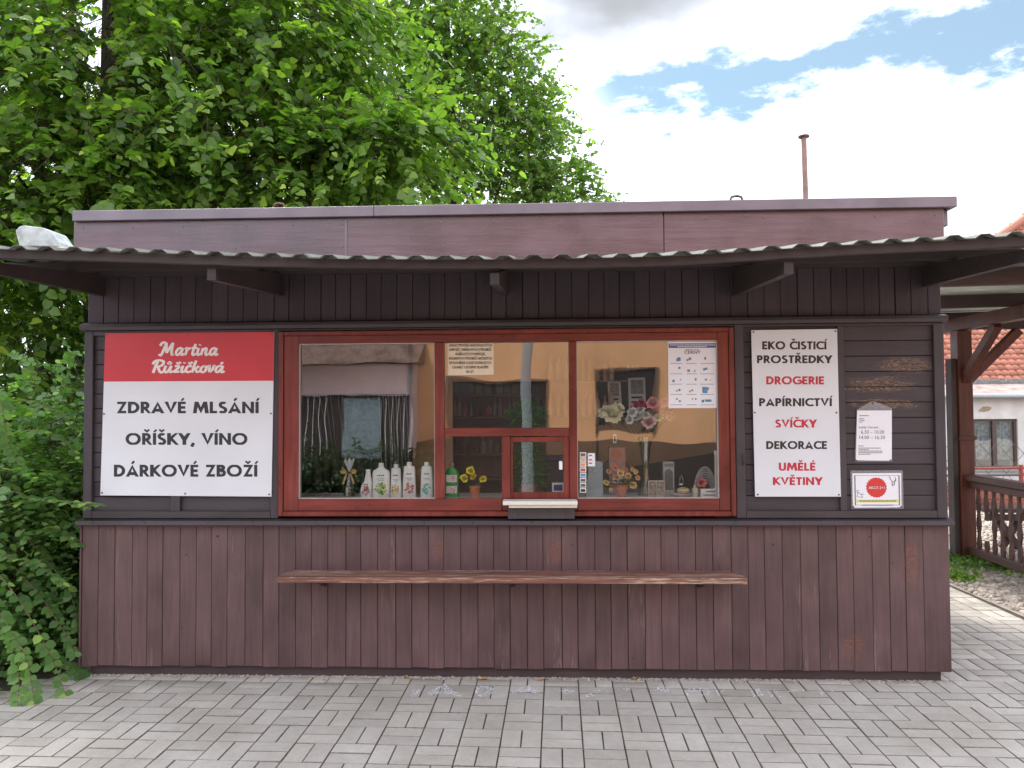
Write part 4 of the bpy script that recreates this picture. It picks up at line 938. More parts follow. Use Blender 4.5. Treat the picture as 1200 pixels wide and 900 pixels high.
screws(pz_, [(1023, 472.5), (1003, 539.5), (1043.5, 539.5)], -.003)
pk = board('notice_sheet', [(998, 596.3), (1059, 596.3), (1058, 551), (996.5, 551.5)], -.001, m_pouch, .0015, 'landscape promotion sheet with a red starburst seal low on the dark boards', 'notice')
pp = board('paper', [(999.5, 595), (1056.5, 594.5), (1056, 554.3), (998.8, 554.6)], -.003, m_paper, .0015, parent=pk)
c0 = pt(1027, 571.3, -.003); rr = pt(1039.4, 571.3, -.003).x-c0.x
mb = MB(); poly = []
for i in range(44):
    a = 2*math.pi*i/44; r2 = rr*(1 if i % 2 else .91); poly.append((c0.x+r2*math.cos(a), c0.z+r2*math.sin(a)))
mb.prism(poly, -.0042, -.0032); mb.build('red_seal', plain('seal_red', (.62, .04, .035), .4, .03), pp)
mb = MB(); text_font(mb, 'AKCE 2+1', 1017.8, 1036.5, -573, 3.2, on(-.0046), bold=1); mb.build('lettering', m_white, pp)
print_rect(pp, [(1003.5, 588.7), (1053.5, 588.5), (1053.5, 585.2), (1003.5, 585.4)], -.003, plain('yellow_band', (.70, .66, .16), .5, .03), 'yellow_band')
mb = MB()
for py, x0, x1, yy in ((587.6, 1007, 1050, -.0044), (592.5, 1010, 1047, -.0031)):
    x = x0
    while x < x1:
        w = rg.uniform(1, 3); a = pt(x, py, -.003); b = pt(min(x+w, x1), py-1.1, -.003); mb.box(a.x, b.x, yy-.001, yy, a.z, b.z); x += w+.6
mb.build('small_print', MATS['ink_grey'], pp)
mb = MB()
for (x0, y0, x1, y1) in ((1001.8, 557, 1002.3, 592), (1053.5, 557, 1054, 592), (1002.3, 557, 1053.5, 557.5), (1002.3, 591.5, 1053.5, 592)):
    a = pt(x0, y1, -.003); b = pt(x1, y0, -.003); mb.box(a.x, b.x, -.0038, -.0031, a.z, b.z)
mb.build('border_line', MATS['ink_grey'], pp)
def doodle(parent, pts, y, w, mat):
    mb = MB(); 
    for k, s_ in enumerate(pts): ribbon(mb, [(a, -b) for a, b in s_], w, on(y), k, depth=.0005)
    mb.build('line_drawing', mat, parent)
doodle(pp, [[(1004, 582), (1006, 577), (1009, 579), (1011, 583), (1004, 582)], [(1005, 578), (1004, 575), (1007, 574.5)], [(1009, 580), (1012, 578.5)], [(1043, 561), (1046, 565), (1050, 563), (1049, 559)], [(1045, 565), (1046.5, 569)], [(1049, 562), (1048, 568), (1045, 569)], [(1043.5, 560.5), (1042, 558.5)]], -.003, .5, MATS['ink_grey'])
screws(pk, [(1056, 594), (1000, 594)], -.003)
# poster inside the right pane, notice inside the middle pane, stickers
YG = .0065
po = board('price_poster', [(783.5, 478.3), (840.3, 478), (839.5, 400.5), (782.8, 400.5)], YG, m_paper, .001, 'white poster with blue header and grid of product pictures behind the right pane', 'poster')
YGf = YG-.0002
print_rect(po, [(783.6, 407.8), (839, 407.5), (839, 402.2), (783.6, 402.5)], YG, plain('poster_blue', (.10, .11, .30), .5, .03), 'blue_header', .0006)
mb = MB(); text_font(mb, 'ČERNÝ', 802, 821, -414.5, 3.6, on(YG), bold=1); mb.build('lettering', plain('poster_navy', (.06, .06, .12), .5), po)
mb = MB(); mw = MB(); mbl = MB()
for py, x0, x1, M_ in ((404.3, 785, 838, mw), (406.3, 794, 828, mw), (410, 804, 819, mb)):
    x = x0
    while x < x1:
        w = rg.uniform(1, 2.6); a = pt(x, py+.5, YG); b = pt(min(x+w, x1), py-.6, YG); M_.box(a.x, b.x, YG-.0013, YG-.0008, a.z, b.z); x += w+.5
for r_i in range(5):
    for c_i, (cx_, hw) in enumerate(((792.5, 7), (810.5, 6), (828.5, 8))):
        py = 426+r_i*12.1
        a = pt(cx_-hw, py+.35, YG); b = pt(cx_+hw, py-.35, YG); mb.box(a.x, b.x, YG-.001, YG-.0004, a.z, b.z)
        for _ in range(rg.choice((1, 2, 2))):
            xx = cx_+rg.uniform(-5, 5); s_ = rg.uniform(.6, 1.6); yy = py-rg.uniform(3, 7); a = pt(xx-s_, yy+s_, YG); b = pt(xx+s_, yy-s_, YG); (mb if rg.random() < .6 else mbl).box(a.x, b.x, YG-.001, YG-.0004, a.z, b.z)
for (xx, yy, sx_, sy_) in ((795.5, 421, 2, 2.2), (826, 457, 3, 3.6), (830, 469.5, 3.6, 1.4)):
    a = pt(xx-sx_, yy+sy_, YG); b = pt(xx+sx_, yy-sy_, YG); mbl.box(a.x, b.x, YG-.0016, YG-.0011, a.z, b.z)
mb.build('small_print', plain('print_grey', (.25, .25, .28), .5), po); mw.build('header_print', m_white, po); mbl.build('picture', plain('print_blue', (.10, .25, .42), .5, .3, 90), po)
no = board('window_notice', [(524.8, 439.8), (578.3, 439), (578.3, 402), (524.8, 402)], YG, plain('cream_notice', (.76, .66, .50), .5, .03), .001, 'cream notice in capitals about alcohol and tobacco behind the middle pane', 'notice')
for k, (txt, x0, x1) in enumerate((('ZÁKAZ PRODEJE ALKOHOLICKÝCH', 526, 576.5), ('NÁPOJŮ, TABÁKOVÝCH VÝROBKŮ', 527, 575.5), ('KUŘÁCKÝCH POMŮCEK,', 534, 569), ('BYLINNÝCH VÝROBKŮ URČENÝCH', 526.5, 576.5), ('KE KOUŘENÍ A ELEKTRONICKÝCH', 527, 575.5), ('CIGARET OSOBÁM MLADŠÍM', 530, 572), ('18 LET.', 546.5, 556))):
    mb = MB(); text_font(mb, txt, x0, x1, -(406.1+k*5.15), 3.3, on(YG), bold=1); mb.build('lettering', plain('notice_brown', (.06, .03, .02), .5), no)
stc = [plain('sticker_%d' % i, c, .4, .25, 200) for i, c in enumerate(((.75, .75, .75), (.7, .35, .15), (.6, .08, .06), (.10, .25, .55)))]
for k in range(8):
    y0 = 530+k*6; q = [(679.5, y0+5.3), (687, y0+5.3), (687, y0), (679.5, y0)]
    s_ = board('sticker', q, YG, stc[0], .0008, ['topmost white', 'second', 'orange and white', 'red and white', 'blue and red', 'white lettered', 'small white', 'bottom black and white'][k]+' payment sticker on the glass right of the hatch', 'sticker', group='payment stickers in a column')
    print_rect(s_, [(680.5, y0+4.4), (686, y0+4.4), (686, y0+1.2), (680.5, y0+1.2)], YG, [MATS['ink_grey'], stc[1], stc[1], stc[2], stc[3], MATS['ink_grey'], MATS['ink_grey'], m_ink][k], 'print', .0005)
s_ = board('sticker', [(688.8, 546.5), (697.3, 546.5), (697.3, 531), (688.8, 531)], YG, stc[0], .0008, 'larger white sticker beside the column of payment stickers', 'sticker')
for y0, mt in ((533, stc[3]), (538, stc[2]), (542, stc[2])): print_rect(s_, [(690, y0+1.6), (694, y0+1.6), (694, y0), (690, y0)], YG, mt, 'print', .0005)

# ------------------------------------------------------------------ goods in the window
def superlathe(prof, c, rx_over, ry, n=20, power=2.6, xoff=None):
    """flattened bottle: prof = (halfwidth, z, yscale)"""
    mb = MB(); V = []; F = []; k = len(prof)
    for i, (r, z, sy) in enumerate(prof):
        for j in range(n):
            a = 2*math.pi*j/n; ca, sa = math.cos(a), math.sin(a)
            xx = math.copysign(abs(ca)**(2/power), ca)*r; yy = math.copysign(abs(sa)**(2/power), sa)*sy
            V.append((c[0]+xx+(xoff(z) if xoff else 0), c[1]+yy, c[2]+z))
    for i in range(k-1):
        for j in range(n): F.append((i*n+j, i*n+(j+1) % n, (i+1)*n+(j+1) % n, (i+1)*n+j))
    F.append(tuple(range(n))[::-1]); F.append(tuple((k-1)*n+j for j in range(n)))
    mb.add(V, F); return mb
m_navy = plain('label_navy', (.08, .09, .16), .4)
def blot(parent, c, r, cols, y, seed, n=46, shape=None):
    """printed picture: small flat flecks of colour on the label face"""
    g = random.Random(seed); sets = [MB() for _ in cols]
    for k in range(n):
        a = g.uniform(0, 6.28); q = math.sqrt(g.random()); x = c[0]+r[0]*q*math.cos(a); z = c[1]+r[1]*q*math.sin(a)
        if shape and not shape((x-c[0])/r[0], (z-c[1])/r[1]): continue
        s_ = g.uniform(.12, .3)*r[0]; m_ = 5; ph = g.uniform(0, 6.28); st = g.uniform(.4, 1)
        ca, sa = math.cos(ph), math.sin(ph)
        P = []
        for j in range(m_):
            u, v = s_*math.cos(6.28*j/m_), s_*st*math.sin(6.28*j/m_); P.append((x+u*ca-v*sa, z+u*sa+v*ca))
        sets[g.randrange(len(cols))].prism(P[::-1], y-.0006-.00002*k, y)
    for s_, col_ in zip(sets, cols):
        if s_.v: s_.build('label_print', col_, parent)
def pcol(n, c): return plain('print_'+n, c, .4, .1)
def cosm(px0, px1, pt_, y, kind, seed, cols, label, group='white cosmetic bottles'):
    a = pt(px0, 583, y); b = pt(px1, 583, y); w = (b.x-a.x)/2; cx_ = (a.x+b.x)/2; h = pt((px0+px1)/2, pt_, y).z-ZD; c = (cx_, y, ZD)
    d = .018
    root = thing('cosmetic_bottle', label, 'bottle', c, group)
    if kind == 'slope':
        sc_ = [(w*.92, 0, d), (w, .02*h, d), (w*.98, .3*h, d), (w*.9, .46*h, d*.95), (w*.66, .58*h, d*.8), (w*.52, .75*h, d*.7), (w*.42, .86*h, d*.6)]; cap = (w*.42, .86, w*.38)
        mbb = superlathe(sc_, c, 1, d, xoff=lambda z: w*.34*min(1, max(0, (z/h-.4)/.2))); ox = w*.34
    elif kind == 'wide':
        sc_ = [(w*.94, 0, d), (w, .015*h, d), (w*.99, .7*h, d), (w*.9, .78*h, d*.9), (w*.5, .84*h, d*.7), (w*.34, .87*h, d*.6), (w*.32, .90*h, d*.6)]; mbb = superlathe(sc_, c, 1, d); cap = (w*.3, .9, w*.29); ox = 0
    else:
        sc_ = [(w*.95, 0, d), (w, .015*h, d), (w*.9, .5*h, d), (w*.80, .84*h, d*.9), (w*.70, .885*h, d*.8), (w*.42, .90*h, d*.6)]; mbb = superlathe(sc_, c, 1, d); cap = (w*.38, .9, w*.36); ox = 0
    mbb.build('body', m_plastw, root, smooth=True)
    mb = MB(); mb.lathe([(cap[0], cap[1]*h), (cap[0], h*.985), (cap[2], h)], (cx_+ox, y, ZD), 16, 1, min(1, d*.9/cap[0])); mb.build('cap', m_plastw, root, smooth=True)
    yf = y-d-.0003; z = ZD
    blot(root, (cx_, z+h*.27), (w*.66, h*.16), cols, yf-.0003, seed)
    mb = MB(); zt_ = z+h*(.63 if kind == 'wide' else .46 if kind == 'slope' else .66)
    for q in range(4): mb.box(cx_-w*.40+q*w*.21, cx_-w*.25+q*w*.21, yf-.0005, yf+.0002, zt_, zt_+h*(.04 if q % 2 else .03))
    if kind != 'slope': mb.box(cx_-w*.5, cx_+w*.5, yf-.0005, yf+.0002, z+h*.55, z+h*.56); mb.box(cx_-w*.3, cx_+w*.4, yf-.0005, yf+.0002, z+h*.505, z+h*.515)
    mb.build('label_text', m_navy, root)
    return root
G_, Yl, Pk, Mg, Or, Tq, Rd, Lg = pcol('green', (.10, .28, .04)), pcol('yellow', (.65, .6, .05)), pcol('pink', (.62, .25, .35)), pcol('magenta', (.5, .06, .2)), pcol('orange', (.7, .3, .1)), pcol('turquoise', (.1, .5, .6)), pcol('darkred', (.25, .03, .03)), pcol('lime', (.35, .55, .12))
cosm(422.5, 436, 550, .062, 'slope', 1, [Pk, Mg, G_], 'smallest white bottle with sloping shoulder and pink flower print')
cosm(436.5, 457, 542.5, .064, 'wide', 2, [G_, Yl, G_, Lg], 'widest white bottle with green leaf print')
cosm(457.3, 471, 544, .06, 'taper', 3, [Pk, Yl, Mg, Yl], 'white bottle with pink and yellow flower print, third in row')
cosm(471.5, 488, 541.5, .06, 'taper', 4, [Or, Pk, G_, Mg], 'tall white bottle with orange and pink leaf print')
cosm(492.5, 508.3, 541.5, .06, 'taper', 6, [Tq, Lg, Tq], 'tall white bottle with turquoise splash print beside the mullion')
# green detergent bottle
yb_ = .10; a = pt(521.5, 583, yb_); b = pt(538, 583, yb_); w = (b.x-a.x)/2; c = ((a.x+b.x)/2, yb_, ZD); h = pt(530, 540, yb_).z-ZD
gb = thing('detergent_bottle', 'green washing liquid bottle with pink cap beside the yellow flowers', 'bottle', c)
superlathe([(w*.9, 0, .022), (w, .02*h, .022), (w*.95, .3*h, .022), (w, .55*h, .022), (w*.97, .68*h, .022), (w*.7, .77*h, .018), (w*.3, .82*h, .014), (w*.28, .86*h, .013)], c, 1, .02).build('body', plain('detergent_green', (.03, .33, .06), .2, .05), gb, smooth=True)
mb = MB(); mb.lathe([(w*.34, .86*h), (w*.3, .95*h), (w*.15, .96*h), (w*.13, h)], c, 14); mb.build('cap', plain('cap_pink', (.55, .12, .25), .3), gb, smooth=True)
for z0, sd_ in ((.42, 8), (.12, 9)):
    mb = MB(); mb.box(c[0]-w*.75, c[0]+w*.75, yb_-.0232, yb_-.0222, ZD+z0*h, ZD+(z0+.2)*h); lb = mb.build('label', m_paper, gb)
    blot(lb, (c[0]+w*.25, ZD+(z0+.1)*h), (w*.4, h*.08), [Pk, Mg, Or], yb_-.0234, sd_, 20)
# leaflets and gift bag
for k, (x0, x1, yy, rz) in enumerate(((352, 378, .10, .1), (366, 396, .16, -.15), (376, 402, .09, .05), (356, 384, .2, .2))):
    A = pt(x0, 580, yy); B = pt(x1, 580, yy); mb = MB(); wdt = B.x-A.x; hgt_ = .08
    ca, sa = math.cos(rz), math.sin(rz); cc_ = Vector(((A.x+B.x)/2, yy, 0)); z_ = ZD+.001+.003*k
    V = [(cc_.x+u*ca-v*sa, cc_.y+u*sa+v*ca, z_+dz+.006*(abs(u)/wdt)) for dz in (0, .0015) for u, v in ((-wdt/2, -hgt_/2), (0, -hgt_/2), (wdt/2, -hgt_/2), (wdt/2, hgt_/2), (0, hgt_/2), (-wdt/2, hgt_/2))]
    mb.add(V, [(0, 5, 4, 1), (1, 4, 3, 2), (6, 7, 10, 11), (7, 8, 9, 10), (0, 1, 7, 6), (1, 2, 8, 7), (2, 3, 9, 8), (3, 4, 10, 9), (4, 5, 11, 10), (5, 0, 6, 11)])
    o = mb.build('leaflet', plain('leaflet_print', (.42, .38, .42), .35, .8, 55)); tag(o, ('leftmost printed leaflet on the display board', 'printed leaflet nearest the gift bag, lying askew', 'front printed leaflet near the white bottles', 'rearmost printed leaflet before the dark reflection cloth')[k], 'leaflet', 'leaflets at the left of the display')
yy = .13; c = pt(409.5, 580, yy); c = (c.x, yy, ZD); hb = pt(410, 539.5, yy).z-ZD
gbag = thing('gift_bag', 'cellophane gift bag tied with a gold bow left of the bottles', 'gift bag', c)
mb = MB(); mb.lathe([(.028, 0), (.036, .02), (.034, .06), (.018, hb*.62), (.008, hb*.68)], c, 14); mb.build('cellophane', m_clear, gbag, smooth=True)
mb = MB(); V = []; n = 18
for j in range(n):
    a = 2*math.pi*j/n; r1, r2 = .006, .026+.009*(j % 2)
    V += [(c[0]+r1*math.cos(a), c[1]+r1*math.sin(a), ZD+hb*.69), (c[0]+r2*math.cos(a), c[1]+.6*r2*math.sin(a), ZD+hb*(.97+.05*(j % 3)))]
mb.add(V, [(2*j, 2*((j+1) % n), 2*((j+1) % n)+1, 2*j+1) for j in range(n)]); mb.build('ruffled_top', sheen('cellophane_white', (.75, .78, .8), .55), gbag)
mgold = plain('gold_ribbon', (.48, .33, .12), .3, .2, 50)
mb = MB()
for sx in (-1, 1):
    P = [Vector((c[0]+sx*u*.052, c[1]-.018-.006*math.sin(u*3), ZD+hb*.68+v*.016)) for u, v in ((0, 0), (.5, .9), (.95, .9), (1, .1), (.7, -.7), (.3, -.5), (0, 0))]
    for i in range(len(P)-1):
        mb.add([P[i]-Vector((0, .007, 0)), P[i+1]-Vector((0, .007, 0)), P[i+1]+Vector((0, .007, 0)), P[i]+Vector((0, .007, 0))], [(0, 1, 2, 3)])
    mb.prism([(c[0]+sx*.004, ZD+hb*.68), (c[0]+sx*.018, ZD+hb*.66), (c[0]+sx*.040, ZD+hb*.36), (c[0]+sx*.028, ZD+hb*.36)][::-1], c[1]-.024, c[1]-.022)
    mb.prism([(c[0]+sx*.01, ZD+hb*.70), (c[0]+sx*.028, ZD+hb*.78), (c[0]+sx*.05, ZD+hb*.72), (c[0]+sx*.048, ZD+hb*.64), (c[0]+sx*.025, ZD+hb*.63)], c[1]-.022, c[1]-.014)
mb.build('bow', mgold, gbag)
mb = MB(); mb.lathe([(.014, .002), (.016, .03), (.014, .034)], (c[0]+.012, c[1]-.004, ZD), 12); mb.build('jar', plain('jar_brown', (.28, .12, .08), .3), gbag)
mb = MB(); mb.lathe([(.010, .002), (.010, .05), (.004, .06)], (c[0]-.014, c[1]-.002, ZD), 12); mb.build('tube', m_plastw, gbag)

def petal(mb, c, az, tilt, ln, wd_, curl, mi=0):
    """cupped petal from centre c"""
    ca, sa = math.cos(az), math.sin(az); rows = []
    for i, t in enumerate((0, .45, .8, 1.0)):
        ang_ = tilt+curl*t; r = ln*t*math.cos(tilt+curl*t*.5); z = ln*t*math.sin(tilt+curl*t*.5); w = wd_*(.35, .95, .9, .35)[i]
        for s_ in (-1, 0, 1):
            q = r-abs(s_)*wd_*.12; x = q*ca-s_*w*.5*sa; y = q*sa+s_*w*.5*ca; rows.append((c[0]+x, c[1]+y, c[2]+z+abs(s_)*w*.15))
    mb.add(rows, [(3*i+j, 3*i+j+1, 3*i+j+4, 3*i+j+3) for i in range(3) for j in range(2)], mi)
def bloom(mb, c, r, g, full=3, mi=0, inner=None, face=(0, -.5, .6)):
    t = MB()
    for l in range(full+1):
        n = 4+2*l; tilt = R(86-l*(60/ max(full, 1))); 
        for k in range(n): petal(t, (0, 0, 0), 2*math.pi*(k+.5*(l % 2))/n+g.uniform(-.2, .2), tilt+g.uniform(-.12, .12), r*(.62+.42*l/full)*g.uniform(.88, 1.1), r*(.42+.28*l/full), R(25)*(1 if l < full else -1), (inner if inner is not None and l < full*.5 else mi))
    q = Vector(face).to_track_quat('Z', 'Y').to_matrix()
    V = [q@Vector(v)+Vector(c) for v in t.v]; o = len(mb.v); mb.v += [tuple(v) for v in V]; mb.f += [tuple(i+o for i in f) for f in t.f]; mb.m += t.m
def sprig_leaves(mb, c, spread, n, ln, g, zlo=-.3, zhi=.8):
    for k in range(n):
        az = g.uniform(0, 6.28); p = (c[0]+g.uniform(-1, 1)*spread, c[1]+g.uniform(-.7, .7)*spread, c[2]+g.uniform(zlo, zhi)*spread)
        petal(mb, p, az, g.uniform(-.3, .9), ln*g.uniform(.7, 1.2), ln*.42, -.5)
m_leafg = leafmat('pot_plant_leaf', (.03, .09, .02), (.07, .17, .03), .2)
m_stem = plain('stem_green', (.10, .16, .05), .6, .2)
def potted(px, py_top_pot, wpx, y, blooms, mats, label, seed, nleaf=26):
    g = random.Random(seed); a = pt(px-wpx/2, 583, y); b = pt(px+wpx/2, 583, y); r = (b.x-a.x)/2; c = ((a.x+b.x)/2, y, ZD); hp = pt(px, py_top_pot, y).z-ZD
    root = thing('potted_flowers', label, 'potted flowers', c)
    mb = MB(); mb.lathe([(r*.72, 0), (r*.9, hp*.78), (r, hp*.8), (r*1.02, hp), (r*.88, hp), (r*.84, hp*.85)], c, 18); mb.build('pot', m_terra, root, smooth=True)
    st = MB(); lf = MB()
    for (bx_, by_, br, mi) in blooms:
        p = pt(bx_, by_, y+g.uniform(-.035, .02)); mb = MB(); bloom(mb, p, br, g, 4, 0, 1, (g.uniform(-.4, .4), -1, g.uniform(.1, .6))); mb.build('flower', mats[mi], root)
        st.tube([(c[0], y, ZD+hp*.8), ((c[0]+p.x)/2, y, (ZD+hp+p.z)/2), (p.x, p.y+.008, p.z-.004)], .0016, 5)
    xs_ = [pt(q[0], q[1], y) for q in blooms]; cz_ = sum(q.z for q in xs_)/len(xs_)
    sprig_leaves(lf, (c[0], y, cz_-.025), .055, nleaf, .035, g, -.5, .5)
    st.build('stems', m_stem, root, smooth=True); o = lf.build('leaves', m_leafg, root)
    return root
yel = [plain('petal_yellow', (.88, .78, .04), .5, .08), plain('petal_deep_yellow', (.80, .58, .02), .5, .08)]
potted(556.5, 569, 14, .09, [(551.5, 552, .028, 0), (544, 561, .028, 0), (555, 559, .022, 1), (566, 562, .024, 0)], [yel, yel[::-1]], 'small terracotta pot of yellow artificial flowers beside the green bottle', 3)
ora = [plain('petal_apricot', (.88, .66, .30), .5, .08), plain('petal_peach', (.84, .50, .22), .5, .08), plain('petal_rose', (.80, .36, .26), .5, .08)]
potted(728.5, 568, 15, .09, [(710, 566, .021, 0), (713, 553, .018, 1), (721, 549, .02, 2), (727, 555, .024, 0), (722, 560, .02, 1), (736, 558, .022, 0), (733, 551, .018, 2), (742, 569, .024, 0), (747, 560, .018, 1), (745, 553, .016, 0), (719, 545, .016, 2), (716, 574, .012, 0), (741, 550, .016, 1)],
       [[ora[0], ora[1]], [ora[1], ora[0]], [ora[2], ora[0]]], 'terracotta pot of apricot artificial roses in the right pane', 5, 40)
# light blue bag
m_lblue = plain('bag_blue', (.38, .50, .55), .5, .05)
yy = .14; mb = MB(); P = [pt(a, b, yy) for a, b in ((687, 582), (707, 582), (706, 541), (690, 540))]; mb.prism([(p.x, p.z) for p in P], yy, yy+.07)
o = mb.build('paper_bag', m_lblue); tag(o, 'light blue paper bag standing right of the hatch behind the stickers', 'bag')
mb = MB(); A = pt(690, 549, yy); B = pt(704, 546, yy); mb.tube([A+Vector((0, -.004, 0)), (A+B)/2+Vector((0, -.006, -.03)), B+Vector((0, -.004, 0))], .0018, 6); mb.build('handle', m_plastw, o)
# dark round bowl edge behind
mb = MB(); c = pt(722, 560, .3); n = 28
for rr_ in (.105,):
    mb.lathe([(rr_*.98, -.006), (rr_, 0), (rr_*.98, .006)], (0, 0, 0), 32)
V = [(c.x+v[0], .29+v[2], c.z+.01+v[1]*1.15) for v in mb.v]; m2 = MB(); m2.add(V, mb.f); o = m2.build('tray', plain('tray_dark', (.06, .05, .035), .4, .1)); tag(o, 'dark round tray leaning behind the apricot roses', 'tray')
# tall glass vase with the bouquet
yy = .17; c = pt(757, 580, yy); vc = (c.x, yy, ZD); hv = pt(757, 512, yy).z-ZD
vase = thing('glass_vase', 'tall clear glass vase in the middle of the right pane', 'vase', vc)
mb = MB(); mb.lathe([(.045, 0), (.046, .01), (.026, hv*.35), (.022, hv*.55), (.034, hv*.85), (.050, hv), (.048, hv), (.032, hv*.85), (.020, hv*.55), (.024, hv*.35), (.040, .014), (.0, .012)], vc, 22, cap=False); mb.build('glass', m_clear, vase, smooth=True)
bq = thing('bouquet', 'large bouquet of pink, white and crimson artificial flowers in the glass vase', 'flowers', (c.x, yy, ZD+.1))
g = random.Random(12)
cream = [plain('petal_cream', (.86, .84, .60), .5, .06), plain('petal_lime_cream', (.76, .80, .42), .5, .06)]
whit = [plain('petal_white', (.72, .76, .74), .5, .05), plain('petal_white_green', (.55, .64, .52), .5, .05)]
crim = [plain('petal_crimson', (.42, .02, .08), .5, .1), plain('petal_crimson_dark', (.28, .01, .05), .5, .1)]
pin = [plain('petal_pink', (.86, .42, .44), .5, .08), plain('petal_pale_pink', (.86, .62, .60), .5, .08)]
dry = [plain('petal_dry', (.62, .48, .33), .6, .1), plain('petal_dry_pink', (.62, .36, .30), .6, .1)]
st = MB()
for px, py, br, mm_ in ((716.5, 487, .068, cream), (709, 484, .045, cream), (723, 481, .05, cream), (741, 484, .036, whit), (748, 489, .036, whit), (738, 492, .032, whit), (751, 480, .03, whit), (757, 487, .028, whit), (751, 473, .03, crim), (758, 477, .026, crim), (746, 475, .022, crim),
                        (765, 473, .042, pin), (770, 478, .03, pin), (779, 472, .032, pin), (761, 495, .046, pin[::-1]), (756, 489, .026, pin), (772, 490, .034, cream), (780, 482, .026, dry), (787, 481, .022, dry), (784, 490, .024, dry), (788, 487, .018, dry), (776, 484, .024, dry[::-1])):
    y_ = yy+g.uniform(-.10, -.02); p = pt(px, py, y_); mb = MB(); bloom(mb, p, br, g, 6 if br > .04 else 4, 0, 1, (g.uniform(-.5, .5), -1, g.uniform(.2, .8))); mb.build('flower', mm_, bq)
    st.tube([(vc[0]+g.uniform(-.01, .01), yy, ZD+.1), (vc[0]+(p.x-vc[0])*.15, yy, ZD+hv*.85), (vc[0]+(p.x-vc[0])*.6, yy-.02, ZD+hv+(p.z-ZD-hv)*.55), (p.x, p.y+.012, p.z)], .0018, 5)
st.build('stems', plain('stem_olive', (.16, .15, .05), .6, .2), bq, smooth=True)
lf = MB()
for px, py in ((708, 495), (731, 492), (737, 489), (731, 486), (744, 494), (757, 500), (766, 500), (727, 493)):
    p = pt(px, py, yy-.05)
    for _ in range(6): petal(lf, (p.x+g.uniform(-.02, .02), p.y+g.uniform(-.02, .03), p.z+g.uniform(-.02, .02)), g.uniform(0, 6.28), g.uniform(-.4, .5), .06, .028, -.4)
lf.build('leaves', leafmat('bouquet_leaf', (.015, .05, .015), (.04, .10, .03), .1), bq)
# price tag and reddish box behind, left of the stems
yy = .40
def simple_box(name, x0, x1, yt, yb2, y, dep, mat, label, cat, print_=None, base=True):
    A = pt(x0, yb2, y); B = pt(x1, yt, y); mb = MB(); mb.box(A.x, B.x, y, y+dep, ZD if base else A.z, B.z, .002); o = mb.build(name, mat); tag(o, label, cat)
    return o, A.x, B.x, (ZD if base else A.z), B.z
o, xa, xb, za, zb_ = simple_box('gift_box', 714, 733, 524, 583, .27, .05, plain('box_rose', (.42, .22, .17), .5, .08), 'rosy gift box behind the apricot roses', 'box')
mb = MB(); cx_ = (xa+xb)/2; mb.tube([(cx_, .2695, zb_-.04), (cx_, .266, zb_-.04)], .028, 20); mb.build('round_label', plain('label_rust', (.50, .16, .08), .5), o)
mb = MB(); mb.box(cx_-.03, cx_+.03, .268, .2698, za+.07, za+.12); mb.build('white_label', m_paper, o)
tg = board('price_tag', [(718.5, 519), (722.5, 519), (722.5, 509), (718.5, 509)], .262, m_paper, .001, 'small white price tag standing upright left of the stems', 'tag'); print_rect(tg, [(719.5, 517.5), (721.5, 517.5), (721.5, 511), (719.5, 511)], .262, m_ink, 'print')
# twin picture frame
yy = .10
fr = thing('picture_frame', 'silver twin picture frame below the glass vase', 'frame', pt(769, 583, yy)); fr.location.z = ZD
m_silver = plain('frame_silver', (.50, .49, .47), .3, .1, metal=.5)
x0, x1, z1 = pt(759.5, 580, yy).x, pt(779.5, 580, yy).x, pt(769, 563, yy).z; xm = (x0+x1)/2
mb = MB()
for u, v in ((x0, x0+.007), (xm-.0035, xm+.0035), (x1-.007, x1)): mb.box(u, v, yy, yy+.012, ZD, z1, .001)
mb.box(x0, x1, yy+.001, yy+.011, ZD+.0005, ZD+.008); mb.box(x0, x1, yy+.001, yy+.011, z1-.008, z1-.0005); mb.build('frame', m_silver, fr)
for k, (u, v) in enumerate(((x0+.006, xm-.003), (xm+.003, x1-.006))):
    mb = MB(); mb.box(u, v, yy+.006, yy+.009, ZD+.008, z1-.008); pc = mb.build('picture', plain('picture_ground', (.30, .26, .22), .5, .4, 60), fr)
    blot(pc, ((u+v)/2, (ZD+z1)/2), ((v-u)*.38, (z1-ZD)*.36), [plain('pic_cream', (.62, .55, .45), .5), plain('pic_brown', (.25, .12, .07), .5), plain('pic_gold', (.5, .35, .1), .5)], yy+.0055, 30+k, 30)
# tall grey carton with window
o, xa, xb, za, zb_ = simple_box('tall_carton', 777.5, 790, 541, 583, .17, .05, plain('carton_grey', (.36, .37, .36), .5, .1), 'tall grey carton with arched window print beside the soap dish', 'carton')
mb = MB(); cx_ = (xa+xb)/2; w = (xb-xa)*.36; zz0 = za+.035; zz1 = zb_-.045; mb.prism([(cx_-w, zz0), (cx_+w, zz0), (cx_+w, zz1-.02), (cx_+w*.5, zz1-.005), (cx_, zz1), (cx_-w*.5, zz1-.005), (cx_-w, zz1-.02)], .168, .1695); mb.build('arch_print', plain('arch_dark', (.10, .11, .12), .5, .3, 80), o)
mb = MB(); mb.box(xa+.006, xb-.006, .168, .1695, zb_-.03, zb_-.012); mb.build('name_print', plain('print_darkgrey', (.16, .16, .17), .5), o)
